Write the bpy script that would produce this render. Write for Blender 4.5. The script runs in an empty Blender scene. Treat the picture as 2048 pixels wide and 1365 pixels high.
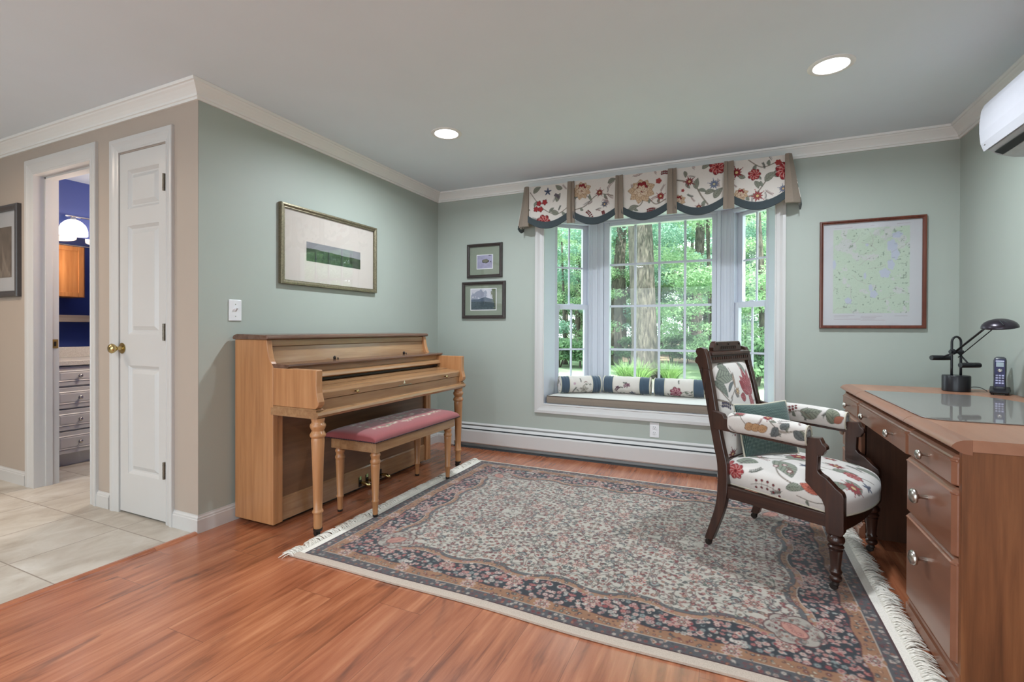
import bpy, math, random
import numpy as np
from mathutils import Vector, Matrix
PI = math.pi
scn = bpy.context.scene
COL = bpy.context.collection

# ------------------------------------------------------------------ camera
cam_d = bpy.data.cameras.new('camera'); cam = bpy.data.objects.new('camera', cam_d); COL.objects.link(cam)
cam_d.sensor_fit = 'HORIZONTAL'; cam_d.sensor_width = 36.0
cam_d.lens = 969.784 / 2048 * 36.0
cam_d.shift_x = 0.0; cam_d.shift_y = -18.176 / 2048
cam_d.clip_start = 0.05; cam_d.clip_end = 300
_r = Vector((0.91055953, 0.41336298, 0.00352006)); _u = Vector((-0.00555568, 0.00372263, 0.99997764))
_f = Vector((-0.41334063, 0.91055873, -0.00568619))
_m = Matrix((( _r.x, _u.x, -_f.x), (_r.y, _u.y, -_f.y), (_r.z, _u.z, -_f.z))).to_4x4()
cam.matrix_world = Matrix.Translation((2.52246, -3.86649, 1.06561)) @ _m
scn.camera = cam

# ------------------------------------------------------------------ world, sun, exposure
w = bpy.data.worlds.new('world'); scn.world = w; w.use_nodes = True
bg = w.node_tree.nodes['Background']
bg.inputs[0].default_value = (0.84, 0.93, 1.0, 1); bg.inputs[1].default_value = 4.8
sun_d = bpy.data.lights.new('sun', 'SUN'); sun = bpy.data.objects.new('sun', sun_d); COL.objects.link(sun)
sun_d.energy = 15.0; sun_d.angle = 0.012; sun_d.color = (1.0, 0.97, 0.92)
sun.location = (0, -10, 20)
sun.rotation_euler = Vector((-0.50, 0.35, -1.0)).to_track_quat('-Z', 'Y').to_euler()
vs = scn.view_settings
vs.view_transform = 'Standard'; vs.look = 'None'; vs.exposure = 0.0; vs.gamma = 1.0; vs.use_curve_mapping = False
scn.display_settings.display_device = 'sRGB'
cy = scn.cycles
cy.use_denoising = True
cy.max_bounces = 7; cy.diffuse_bounces = 4; cy.glossy_bounces = 3; cy.transmission_bounces = 4; cy.transparent_max_bounces = 12
cy.caustics_reflective = False; cy.caustics_refractive = False
cy.sample_clamp_indirect = 6.0

def area(name, loc, size, power, color=(1, 1, 1), shape='DISK', sy=None, rot=(0, 0, 0), spread=PI):
    d = bpy.data.lights.new(name, 'AREA'); o = bpy.data.objects.new(name, d); COL.objects.link(o)
    d.shape = shape; d.size = size; d.energy = power; d.color = color; d.spread = spread if shape != 'DISK' else 2.9
    if sy: d.size_y = sy
    o.location = loc; o.rotation_euler = rot
    return o
ZCEIL = 2.33
LED = (0.85, 0.93, 1.0)
LIGHTS = [(0.835, -1.185), (2.945, -1.13)]
REAR_ADDED = [(2.945, -4.9), (0.835, -4.9)]  # unseen fill lights added behind the camera to brighten the room
HALL_ADDED = [(-1.5, -3.3), (-3.2, -4.3)]  # unseen warm lights added over the hall
for k, (x, y) in enumerate(LIGHTS): area('downlight_or_fill', (x, y, ZCEIL - 0.012), 0.13, 26, LED)
for k, (x, y) in enumerate(REAR_ADDED): area('downlight_or_fill', (x, y, ZCEIL - 0.012), 0.13, 42, LED)
for k, (x, y) in enumerate(HALL_ADDED): area('downlight_or_fill', (x, y, ZCEIL - 0.012), 0.13, 15, (1.0, 0.82, 0.66))

for nm, loc, sx, sy_, rot in (('bay_portal', (1.93, 0.64, 1.26), 1.5, 1.6, (-PI / 2, 0, 0)), ('rear_portal', (1.0, -6.72, 1.1), 4.4, 2.0, (PI / 2, 0, 0))):
    p_ = area(nm, loc, sx, 1, shape='RECTANGLE', sy=sy_, rot=rot); p_.data.cycles.is_portal = True
# ------------------------------------------------------------------ helpers
def sl(c):
    return tuple(((v / 255) / 12.92 if v / 255 <= 0.04045 else ((v / 255 + 0.055) / 1.055) ** 2.4) for v in c)

class MB:
    def __init__(s): s.v = []; s.f = []; s.m = []
    def add(s, vs_, fs_, mi=0):
        n = len(s.v); s.v += [tuple(map(float, q)) for q in vs_]
        s.f += [tuple(n + i for i in f) for f in fs_]; s.m += [mi] * len(fs_); return s
    def box(s, x0, x1, y0, y1, z0, z1, mi=0):
        x0, x1 = min(x0, x1), max(x0, x1); y0, y1 = min(y0, y1), max(y0, y1); z0, z1 = min(z0, z1), max(z0, z1)
        v = [(x0, y0, z0), (x1, y0, z0), (x1, y1, z0), (x0, y1, z0), (x0, y0, z1), (x1, y0, z1), (x1, y1, z1), (x0, y1, z1)]
        return s.add(v, [(0, 3, 2, 1), (4, 5, 6, 7), (0, 1, 5, 4), (1, 2, 6, 5), (2, 3, 7, 6), (3, 0, 4, 7)], mi)
    def prism(s, poly, axis, a0, a1, mi=0):
        """poly: 2D points in the two other axes (x: (y,z); y: (x,z); z: (x,y))."""
        def P(p, a):
            return (a, p[0], p[1]) if axis == 'x' else (p[0], a, p[1]) if axis == 'y' else (p[0], p[1], a)
        n = len(poly)
        ar = sum(poly[i][0] * poly[(i + 1) % n][1] - poly[(i + 1) % n][0] * poly[i][1] for i in range(n))
        if (ar < 0) != (axis == 'y'): poly = poly[::-1]
        v = [P(p, min(a0, a1)) for p in poly] + [P(p, max(a0, a1)) for p in poly]
        fs = [tuple(range(n))[::-1], tuple(range(n, 2 * n))] + [(i, (i + 1) % n, n + (i + 1) % n, n + i) for i in range(n)]
        return s.add(v, fs, mi)
    def lathe(s, prof, c=(0, 0, 0), seg=28, axis='z', mi=0):
        v = []; fs = []; n = len(prof)
        for (r, z) in prof:
            for k in range(seg):
                a = 2 * PI * k / seg; p = (r * math.cos(a), r * math.sin(a), z)
                if axis == 'x': p = (p[2], p[0], p[1])
                if axis == 'y': p = (p[1], p[2], p[0])
                v.append((c[0] + p[0], c[1] + p[1], c[2] + p[2]))
        for i in range(n - 1):
            for k in range(seg):
                k2 = (k + 1) % seg
                fs.append((i * seg + k, i * seg + k2, (i + 1) * seg + k2, (i + 1) * seg + k))
        fs.append(tuple(range(seg))[::-1]); fs.append(tuple((n - 1) * seg + k for k in range(seg)))
        return s.add(v, fs, mi)
    def tube(s, pts, r, seg=10, mi=0):
        pts = [Vector(p) for p in pts]; n = len(pts); rr = r if isinstance(r, (list, tuple)) else [r] * n
        v = []; fs = []; t0 = (pts[1] - pts[0]).normalized()
        up = Vector((0, 0, 1)) if abs(t0.z) < 0.9 else Vector((1, 0, 0))
        a = t0.cross(up).normalized()
        for i, p in enumerate(pts):
            t = (pts[min(i + 1, n - 1)] - pts[max(i - 1, 0)]).normalized()
            a = (a - t * a.dot(t)).normalized(); b = t.cross(a)
            for k in range(seg):
                th = 2 * PI * k / seg; v.append(p + (a * math.cos(th) + b * math.sin(th)) * rr[i])
        for i in range(n - 1):
            for k in range(seg):
                k2 = (k + 1) % seg; fs.append((i * seg + k, i * seg + k2, (i + 1) * seg + k2, (i + 1) * seg + k))
        fs.append(tuple(range(seg))[::-1]); fs.append(tuple((n - 1) * seg + k for k in range(seg)))
        return s.add(v, fs, mi)
    def loft(s, rings, cap=True, mi=0):
        n = len(rings[0]); v = [p for r in rings for p in r]; fs = []
        for i in range(len(rings) - 1):
            for k in range(n):
                k2 = (k + 1) % n; fs.append((i * n + k, i * n + k2, (i + 1) * n + k2, (i + 1) * n + k))
        if cap: fs.append(tuple(range(n))[::-1]); fs.append(tuple((len(rings) - 1) * n + k for k in range(n)))
        return s.add(v, fs, mi)

WL = {}
def obj(name, mb, mat, parent=None, bevel=0.0, smooth=False, segs=2, auto=None):
    me = bpy.data.meshes.new(name)
    off = Vector(WL.get(parent.name, (0, 0, 0))) if parent else Vector((0, 0, 0))
    me.from_pydata([(a - off.x, b - off.y, c - off.z) for a, b, c in mb.v], [], mb.f)
    for m in (mat if isinstance(mat, (list, tuple)) else [mat]): me.materials.append(m)
    if any(mb.m): me.polygons.foreach_set('material_index', mb.m)
    me.update()
    o = bpy.data.objects.new(name, me); COL.objects.link(o)
    if parent:
        o.parent = parent; WL[o.name] = WL.get(parent.name, (0, 0, 0))
    if smooth:
        me.polygons.foreach_set('use_smooth', [True] * len(me.polygons))
        if auto is not None:
            me.set_sharp_from_angle(angle=math.radians(auto))
    if bevel > 0:
        b = o.modifiers.new('bevel', 'BEVEL'); b.width = bevel; b.segments = segs; b.limit_method = 'ANGLE'; b.angle_limit = math.radians(35)
    return o
def tag(o, label=None, cat=None, group=None, kind=None):
    if label: o['label'] = label
    if cat: o['category'] = cat
    if group: o['group'] = group
    if kind: o['kind'] = kind
    return o
def thing(name, label, cat, loc=(0, 0, 0), rz=0.0, group=None, local=False, kind=None):
    o = bpy.data.objects.new(name, None); COL.objects.link(o); o.location = loc; o.rotation_euler = (0, 0, rz)
    o.empty_display_size = 0.05
    WL[o.name] = (0, 0, 0) if local else loc
    return tag(o, label, cat, group, kind)
def struct(name, mb, mat, parent=None, **k):
    o = obj(name, mb, mat, parent, **k)
    if not parent: o['kind'] = 'structure'
    return o
def sroot(name, loc):
    return thing(name, None, None, loc, kind='structure')

def grid_obj(name, P, colors, mat, parent=None, flip=False, thick=0.0):
    """P: (nu,nv,3) array of points; colors: (nu,nv,3) or None. Fast dense grid mesh with colour attribute."""
    nu, nv = P.shape[:2]
    off = np.array(WL.get(parent.name, (0, 0, 0))) if parent else np.zeros(3)
    me = bpy.data.meshes.new(name)
    V = (P.reshape(-1, 3) - off).astype(np.float32)
    i = np.arange(nu - 1)[:, None] * nv + np.arange(nv - 1)[None, :]
    q = np.stack([i, i + nv, i + nv + 1, i + 1], -1).reshape(-1, 4)
    if flip: q = q[:, ::-1]
    nq = len(q)
    me.vertices.add(len(V)); me.vertices.foreach_set('co', V.ravel())
    me.loops.add(nq * 4); me.loops.foreach_set('vertex_index', q.astype(np.int32).ravel())
    me.polygons.add(nq); me.polygons.foreach_set('loop_start', np.arange(0, nq * 4, 4, dtype=np.int32))
    me.polygons.foreach_set('loop_total', np.full(nq, 4, dtype=np.int32))
    me.polygons.foreach_set('use_smooth', np.ones(nq, dtype=bool))
    me.update(calc_edges=True)
    if colors is not None:
        ca = me.color_attributes.new('Col', 'FLOAT_COLOR', 'POINT')
        c = np.ones((len(V), 4), np.float32); c[:, :3] = colors.reshape(-1, 3); ca.data.foreach_set('color', c.ravel())
    me.materials.append(mat)
    o = bpy.data.objects.new(name, me); COL.objects.link(o)
    if parent: o.parent = parent; WL[o.name] = WL.get(parent.name, (0, 0, 0))
    if thick:
        s = o.modifiers.new('solid', 'SOLIDIFY'); s.thickness = thick; s.offset = -1
    return o

# ------------------------------------------------------------------ materials
class NT:
    def __init__(s, name):
        s.m = bpy.data.materials.new(name); s.m.use_nodes = True; s.t = s.m.node_tree
        s.b = s.t.nodes['Principled BSDF']; s.out = s.t.nodes['Material Output']
    def n(s, ty, **k):
        nd = s.t.nodes.new(ty)
        for a, v in k.items(): setattr(nd, a, v)
        return nd
    def l(s, a, b): s.t.links.new(a, b)
    def ramp(s, fac, stops, interp='LINEAR'):
        r = s.n('ShaderNodeValToRGB'); e = r.color_ramp.elements; r.color_ramp.interpolation = interp
        e[0].position = stops[0][0]; e[0].color = (*stops[0][1], 1); e[1].position = stops[-1][0]; e[1].color = (*stops[-1][1], 1)
        for p, c in stops[1:-1]:
            q = e.new(p); q.color = (*c, 1)
        s.l(fac, r.inputs[0]); return r.outputs[0]
    def coord(s, kind='Object', scale=(1, 1, 1), loc=(0, 0, 0), rot=(0, 0, 0)):
        tc = s.n('ShaderNodeTexCoord'); mp = s.n('ShaderNodeMapping')
        mp.inputs['Scale'].default_value = scale; mp.inputs['Location'].default_value = loc; mp.inputs['Rotation'].default_value = rot
        s.l(tc.outputs[kind], mp.inputs[0]); return mp.outputs[0]
    def noise(s, vec, scale, detail=4, rough=0.5, dist=0.0):
        n = s.n('ShaderNodeTexNoise'); n.inputs['Scale'].default_value = scale; n.inputs['Detail'].default_value = detail
        n.inputs['Roughness'].default_value = rough; n.inputs['Distortion'].default_value = dist
        s.l(vec, n.inputs['Vector']); return n.outputs[0]
    def mix(s, f, a, b, mode='MIX'):
        x = s.n('ShaderNodeMix', data_type='RGBA', blend_type=mode)
        for sock, v in ((x.inputs[0], f), (x.inputs[6], a), (x.inputs[7], b)):
            if isinstance(v, (int, float)): sock.default_value = v
            elif isinstance(v, tuple): sock.default_value = (*v, 1)
            else: s.l(v, sock)
        return x.outputs[2]
    def math(s, op, a, b=0.0):
        x = s.n('ShaderNodeMath', operation=op)
        for i, v in enumerate((a, b)):
            if isinstance(v, (int, float)): x.inputs[i].default_value = v
            else: s.l(v, x.inputs[i])
        return x.outputs[0]
    def bump(s, h, strength=0.2, dist=0.002):
        b = s.n('ShaderNodeBump'); b.inputs['Strength'].default_value = strength; b.inputs['Distance'].default_value = dist
        s.l(h, b.inputs['Height']); s.l(b.outputs[0], s.b.inputs['Normal'])
    def set(s, **k):
        for a, v in k.items():
            key = {'col': 'Base Color', 'rough': 'Roughness', 'metal': 'Metallic', 'spec': 'Specular IOR Level', 'coat': 'Coat Weight',
                   'coatr': 'Coat Roughness', 'sheen': 'Sheen Weight', 'ecol': 'Emission Color', 'estr': 'Emission Strength', 'alpha': 'Alpha'}[a]
            sk = s.b.inputs[key]
            if isinstance(v, tuple): sk.default_value = (*v, 1)
            elif isinstance(v, (int, float)): sk.default_value = v
            else: s.l(v, sk)
        return s.m

def plain(name, rgb, rough=0.5, metal=0.0, var=0.06, nscale=30, bump=0.0, spec=0.5, **k):
    t = NT(name); v = t.coord(); c = sl(rgb)
    f = t.noise(v, nscale, 3)
    col = t.ramp(f, [(0.3, tuple(x * (1 - var) for x in c)), (0.7, tuple(min(1, x * (1 + var)) for x in c))])
    if bump: t.bump(f, bump, 0.001)
    return t.set(col=col, rough=rough, metal=metal, spec=spec, **k)

def wood(name, c0, c1, c2, axis='y', rough=0.3, fine=60, stretch=0.06, coat=0.0, spec=0.5, dist=0.4):
    t = NT(name); sc = {'x': (stretch, 1, 1), 'y': (1, stretch, 1), 'z': (1, 1, stretch)}[axis]
    v = t.coord('Object', sc)
    a = t.noise(v, fine, 6, 0.6, dist); b = t.noise(v, fine * 0.16, 3, 0.5, 1.2)
    m = t.math('ADD', t.math('MULTIPLY', a, 0.55), t.math('MULTIPLY', b, 0.45))
    col = t.ramp(m, [(0.34, sl(c0)), (0.5, sl(c1)), (0.66, sl(c2))])
    t.bump(a, 0.05, 0.0006)
    return t.set(col=col, rough=rough, coat=coat, coatr=0.12, spec=spec)

def painted(name, rough=0.85, scale=900, sheen=0.2, bump=0.25):
    t = NT(name); at = t.n('ShaderNodeAttribute'); at.attribute_name = 'Col'
    v = t.coord(); f = t.noise(v, scale, 2)
    col = t.mix(t.math('MULTIPLY', f, 0.35), at.outputs[0], (0.0, 0.0, 0.0))
    t.bump(f, bump, 0.001)
    return t.set(col=col, rough=rough, sheen=sheen, spec=0.2)

def glass(name, tint=(1, 1, 1), refl=1.0, r0=0.04):
    t = NT(name); t.t.nodes.remove(t.b)
    tr = t.n('ShaderNodeBsdfTransparent'); tr.inputs[0].default_value = (*tint, 1)
    gl = t.n('ShaderNodeBsdfGlossy'); gl.inputs['Roughness'].default_value = 0.0
    fr = t.n('ShaderNodeFresnel'); fr.inputs[0].default_value = 1.45
    mx = t.n('ShaderNodeMixShader'); gm = t.n('ShaderNodeNewGeometry'); t.l(t.math('MULTIPLY', t.math('MULTIPLY', fr.outputs[0], refl), t.math('SUBTRACT', 1.0, gm.outputs['Backfacing'])), mx.inputs[0]); t.l(tr.outputs[0], mx.inputs[1]); t.l(gl.outputs[0], mx.inputs[2])
    t.l(mx.outputs[0], t.out.inputs[0]); return t.m
def emis(name, rgb, strength):
    t = NT(name); return t.set(col=rgb, ecol=rgb, estr=strength, rough=0.4)

M = {}
M['green'] = plain('sage_green_paint', (169, 176, 168), 0.5, var=0.012, nscale=4, spec=0.35)
M['tan'] = plain('tan_paint', (176, 162, 150), 0.5, var=0.012, nscale=4, spec=0.35)
M['ceil'] = plain('ceiling_paint', (222, 231, 238), 0.9, var=0.01, nscale=4, spec=0.1)
M['trim'] = plain('white_trim_paint', (200, 198, 196), 0.32, var=0.01, nscale=5)
M['vinyl'] = plain('white_vinyl', (198, 202, 212), 0.4, var=0.01, nscale=5)
M['blue'] = plain('cobalt_blue_paint', (66, 82, 148), 0.5, var=0.02, nscale=5)
M['glass'] = glass('window_glass', (0.97, 0.99, 0.985), 1.0)
M['pglass'] = glass('picture_glass', (1, 1, 1), 2.2)
M['black'] = plain('black_metal', (34, 34, 38), 0.32, var=0.05, metal=0.3)
M['darkslot'] = plain('dark_slot', (48, 52, 54), 0.7)
M['brass'] = plain('brass', (190, 170, 120), 0.22, metal=1.0, var=0.05)
M['nickel'] = plain('brushed_nickel', (196, 190, 182), 0.28, metal=1.0, var=0.05)
M['chrome'] = plain('chrome', (215, 215, 218), 0.1, metal=1.0, var=0.01)
M['hinge'] = plain('aged_pewter', (112, 104, 92), 0.35, metal=0.7, var=0.2, nscale=80)
M['iron'] = plain('dark_iron', (52, 44, 40), 0.5, metal=0.6, var=0.1)
M['plas'] = plain('white_plastic', (226, 226, 228), 0.35, var=0.01)
M['piano'] = wood('honey_walnut', (132, 96, 66), (154, 115, 80), (170, 132, 95), 'y', 0.24, 38, coat=0.25)
M['pianoz'] = wood('honey_walnut_upright', (156, 106, 68), (177, 125, 82), (192, 142, 98), 'z', 0.34, 38, coat=0.2)
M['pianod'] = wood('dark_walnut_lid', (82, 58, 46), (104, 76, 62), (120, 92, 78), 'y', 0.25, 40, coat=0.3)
M['chairw'] = wood('dark_mahogany', (38, 21, 16), (56, 32, 24), (76, 46, 34), 'z', 0.3, 45, coat=0.25)
M['chairx'] = wood('dark_mahogany_rail', (38, 21, 16), (58, 33, 24), (76, 46, 34), 'x', 0.3, 45, coat=0.25)
M['desk'] = wood('cherry_panel', (92, 56, 34), (122, 76, 47), (144, 94, 60), 'z', 0.4, 42, 0.05)
M['deskf'] = wood('cherry_satin_front', (132, 86, 64), (142, 95, 72), (150, 102, 78), 'y', 0.30, 12, coat=0.2)
M['deskt'] = wood('cherry_desktop', (148, 102, 78), (160, 113, 88), (170, 122, 96), 'y', 0.35, 16, coat=0.15)
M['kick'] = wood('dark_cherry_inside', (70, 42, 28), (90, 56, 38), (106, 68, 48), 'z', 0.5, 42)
M['oak'] = wood('oak_cabinet', (150, 92, 50), (168, 108, 62), (182, 122, 74), 'z', 0.4, 50)
M['hem'] = plain('dark_slate_fabric', (54, 64, 68), 0.9, var=0.25, nscale=600, bump=0.2, sheen=0.2)
M['navy'] = plain('navy_fabric', (58, 74, 90), 0.9, var=0.25, nscale=600, bump=0.2, sheen=0.3)
M['teal'] = plain('dotted_teal_fabric', (44, 62, 64), 0.9, var=0.35, nscale=500, bump=0.3, sheen=0.3)
M['taupe'] = plain('taupe_linen', (134, 121, 108), 0.9, var=0.12, nscale=500, bump=0.3, sheen=0.2)
M['linen'] = plain('beige_linen', (176, 166, 150), 0.9, var=0.1, nscale=500, bump=0.3, sheen=0.2)
M['cord'] = plain('cream_cord', (196, 190, 172), 0.9, var=0.15, nscale=700)
M['fab'] = painted('floral_linen', 0.85, 900)
M['rug'] = painted('rug_pile', 0.95, 500, 0.3, 0.5)
M['print'] = painted('print_paper', 0.6, 500, 0.0, 0.0)
M['needle'] = painted('needlepoint', 0.95, 700, 0.3, 0.4)
M['fringe'] = plain('fringe_cotton', (226, 220, 210), 0.95, var=0.1, nscale=200)
M['selv'] = plain('rug_binding', (186, 170, 156), 0.95, var=0.12, nscale=300)

def floor_mat():
    t = NT('cherry_laminate')
    tc = t.n('ShaderNodeTexCoord'); sep = t.n('ShaderNodeSeparateXYZ'); t.l(tc.outputs['Object'], sep.inputs[0])
    x = t.math('ADD', sep.outputs[0], 20 * 0.1925 - 2.05); row = t.math('FLOOR', t.math('DIVIDE', x, 0.1925))
    rnd = t.n('ShaderNodeTexWhiteNoise', noise_dimensions='1D'); t.l(row, rnd.inputs['W'])
    yy = t.math('ADD', sep.outputs[1], t.math('MULTIPLY', rnd.outputs[0], 1.2)); yd = t.math('DIVIDE', t.math('ADD', yy, 20), 1.21)
    pl = t.math('FLOOR', yd)
    pid = t.n('ShaderNodeTexWhiteNoise', noise_dimensions='2D'); cv = t.n('ShaderNodeCombineXYZ'); t.l(row, cv.inputs[0]); t.l(pl, cv.inputs[1]); t.l(cv.outputs[0], pid.inputs['Vector'])
    # grain coordinates, shifted per plank
    gx = t.n('ShaderNodeCombineXYZ'); t.l(t.math('ADD', sep.outputs[0], t.math('MULTIPLY', pid.outputs[0], 7.0)), gx.inputs[0])
    t.l(t.math('MULTIPLY', sep.outputs[1], 0.085), gx.inputs[1]); t.l(t.math('MULTIPLY', pid.outputs[0], 3.0), gx.inputs[2])
    a = t.noise(gx.outputs[0], 34, 6, 0.62, 0.8); b = t.noise(gx.outputs[0], 9, 3, 0.5, 1.6)
    g3 = t.n('ShaderNodeCombineXYZ'); t.l(t.math('ADD', sep.outputs[0], t.math('MULTIPLY', pid.outputs[0], 5.0)), g3.inputs[0]); t.l(t.math('MULTIPLY', sep.outputs[1], 0.3), g3.inputs[1])
    kn = t.noise(g3.outputs[0], 9.5, 3, 0.5, 0.6)
    m = t.math('ADD', t.math('MULTIPLY', a, 0.5), t.math('MULTIPLY', b, 0.5))
    col = t.ramp(m, [(0.33, sl((116, 64, 42))), (0.46, sl((162, 96, 64))), (0.56, sl((180, 112, 78))), (0.68, sl((202, 136, 98)))])
    col = t.mix(t.math('MULTIPLY', pid.outputs[0], 0.28), col, sl((150, 78, 54)))
    dark = t.ramp(kn, [(0.61, (0, 0, 0)), (0.70, (1, 1, 1))])
    col = t.mix(t.math('MULTIPLY', dark, 0.62), col, sl((92, 52, 40)))
    fx = t.math('FRACT', t.math('DIVIDE', x, 0.1925)); fy = t.math('FRACT', yd)
    e1 = t.math('LESS_THAN', fx, 0.009); e2 = t.math('LESS_THAN', fy, 0.0016); e = t.math('MAXIMUM', e1, e2)
    col = t.mix(t.math('MULTIPLY', e, 0.55), col, sl((70, 38, 28)))
    t.bump(t.math('SUBTRACT', t.math('MULTIPLY', a, 0.15), e), 0.12, 0.001)
    return t.set(col=col, rough=0.27, spec=0.7, coat=0.5, coatr=0.2)
M['floor'] = floor_mat()
def tile_mat():
    t = NT('stone_tile'); tc = t.n('ShaderNodeTexCoord'); sep = t.n('ShaderNodeSeparateXYZ'); t.l(tc.outputs['Object'], sep.inputs[0])
    x = t.math('DIVIDE', t.math('ADD', sep.outputs[0], 0.435 + 20 * 0.4315), 0.4315); y = t.math('DIVIDE', t.math('ADD', sep.outputs[1], 2.395 + 20 * 0.4315), 0.4315)
    cv = t.n('ShaderNodeCombineXYZ'); t.l(t.math('FLOOR', x), cv.inputs[0]); t.l(t.math('FLOOR', y), cv.inputs[1])
    pid = t.n('ShaderNodeTexWhiteNoise', noise_dimensions='2D'); t.l(cv.outputs[0], pid.inputs['Vector'])
    g = t.n('ShaderNodeCombineXYZ'); t.l(t.math('ADD', sep.outputs[0], t.math('MULTIPLY', pid.outputs[0], 9)), g.inputs[0]); t.l(t.math('MULTIPLY', sep.outputs[1], 0.6), g.inputs[1])
    a = t.noise(g.outputs[0], 5.5, 6, 0.62, 0.6)
    col = t.ramp(a, [(0.3, sl((168, 156, 142))), (0.5, sl((192, 184, 172))), (0.7, sl((208, 203, 194)))])
    fx = t.math('FRACT', x); fy = t.math('FRACT', y)
    e = t.math('MAXIMUM', t.math('LESS_THAN', fx, 0.013), t.math('LESS_THAN', fy, 0.013))
    col = t.mix(e, col, sl((150, 138, 126)))
    t.bump(t.math('SUBTRACT', 1.0, e), 0.3, 0.001)
    return t.set(col=col, rough=0.4)
M['tile'] = tile_mat()

# ------------------------------------------------------------------ painter (colours go to mesh attributes)
class Canvas:
    def __init__(s, w, h, res, bg_):
        s.res = res; s.W = max(2, int(round(w / res))); s.H = max(2, int(round(h / res))); s.w = w; s.h = h
        s.a = np.empty((s.H, s.W, 3), np.float32); s.a[:] = sl(bg_)
        s.wrap = False
    def _box(s, x0, x1, y0, y1):
        i0 = max(0, int(x0 / s.res)); i1 = min(s.W, int(x1 / s.res) + 2); j0 = max(0, int(y0 / s.res)); j1 = min(s.H, int(y1 / s.res) + 2)
        if i0 >= i1 or j0 >= j1: return None
        X, Y = np.meshgrid((np.arange(i0, i1) + 0.5) * s.res, (np.arange(j0, j1) + 0.5) * s.res)
        return (slice(j0, j1), slice(i0, i1)), X, Y
    def _each(s, cx, cy, R, fn):
        offs = [(0, 0)]
        if s.wrap: offs = [(a, b) for a in (-s.w, 0, s.w) for b in (-s.h, 0, s.h)]
        for a, b in offs:
            q = s._box(cx + a - R, cx + a + R, cy + b - R, cy + b + R)
            if q is None: continue
            sl_, X, Y = q; fn(sl_, X - cx - a, Y - cy - b)
    def polar(s, cx, cy, R, col, n=0, amp=0.0, ph=0.0, asp=1.0, rot=0.0, hole=0.0, alpha=1.0):
        c = np.array(sl(col), np.float32)
        def fn(sl_, X, Y):
            cr, sr = math.cos(rot), math.sin(rot); x = X * cr + Y * sr; y = (-X * sr + Y * cr) / asp
            r = np.hypot(x, y); th = np.arctan2(y, x)
            Rt = R * (1 - amp + amp * np.abs(np.cos(n * th / 2 + ph))) if n else R
            m = np.clip((Rt - r) / s.res + 0.5, 0, 1)
            if hole: m = m * np.clip((r - Rt * hole) / s.res + 0.5, 0, 1)
            m = (m * alpha)[..., None]; s.a[sl_] = s.a[sl_] * (1 - m) + c * m
        s._each(cx, cy, R * max(1, asp) * 1.05, fn)
    def leaf(s, x, y, L, wd, ang, col, edge=None, vein=None, bend=0.0):
        cx, cy = x + math.cos(ang) * L / 2, y + math.sin(ang) * L / 2
        c = np.array(sl(col), np.float32); ce = np.array(sl(edge), np.float32) if edge else None; cv = np.array(sl(vein), np.float32) if vein else None
        def fn(sl_, X, Y):
            ca, sa = math.cos(ang), math.sin(ang); u = (X * ca + Y * sa) / L + 0.5; v = -X * sa + Y * ca
            v = v - bend * L * (u * (1 - u)) * 4
            h = wd * np.sin(PI * np.clip(u, 0, 1) ** 0.8) ** 0.8
            d = (h - np.abs(v)) / s.res; m = np.clip(d + 0.5, 0, 1) * ((u > 0) & (u < 1))
            k = np.broadcast_to(c, X.shape + (3,)).copy()
            if cv is not None:
                vm = (np.abs(v) < s.res * 0.7) | ((np.abs(((u * L - np.abs(v) * 1.1) / (wd * 0.62)) % 1.0) < 0.22) & (d > 1))
                k[vm] = cv
            if ce is not None: k[d < 1.1] = ce
            m = m[..., None]; s.a[sl_] = s.a[sl_] * (1 - m) + k * m
        s._each(cx, cy, L * (0.6 + abs(bend)) + wd, fn)
    def stroke(s, pts, wd, col):
        c = np.array(sl(col), np.float32)
        for (x0, y0), (x1, y1) in zip(pts[:-1], pts[1:]):
            cx, cy = (x0 + x1) / 2, (y0 + y1) / 2; hx, hy = (x1 - x0) / 2, (y1 - y0) / 2; L2 = hx * hx + hy * hy + 1e-12
            def fn(sl_, X, Y):
                t = np.clip((X * hx + Y * hy) / L2, -1, 1); d = np.hypot(X - t * hx, Y - t * hy)
                m = np.clip((wd / 2 - d) / s.res + 0.5, 0, 1)[..., None]; s.a[sl_] = s.a[sl_] * (1 - m) + c * m
            s._each(cx, cy, math.sqrt(L2) + wd, fn)
    def sample(s, u, v):
        x = np.asarray(u) / s.res - 0.5; y = np.asarray(v) / s.res - 0.5
        if s.wrap: x = x % s.W; y = y % s.H
        x = np.clip(x, 0, s.W - 1); y = np.clip(y, 0, s.H - 1)
        i = np.floor(x).astype(int); j = np.floor(y).astype(int); fx = (x - i)[..., None]; fy = (y - j)[..., None]
        i2 = (i + 1) % s.W if s.wrap else np.minimum(i + 1, s.W - 1); j2 = (j + 1) % s.H if s.wrap else np.minimum(j + 1, s.H - 1)
        a = s.a
        return (a[j, i] * (1 - fx) + a[j, i2] * fx) * (1 - fy) + (a[j2, i] * (1 - fx) + a[j2, i2] * fx) * fy

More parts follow.
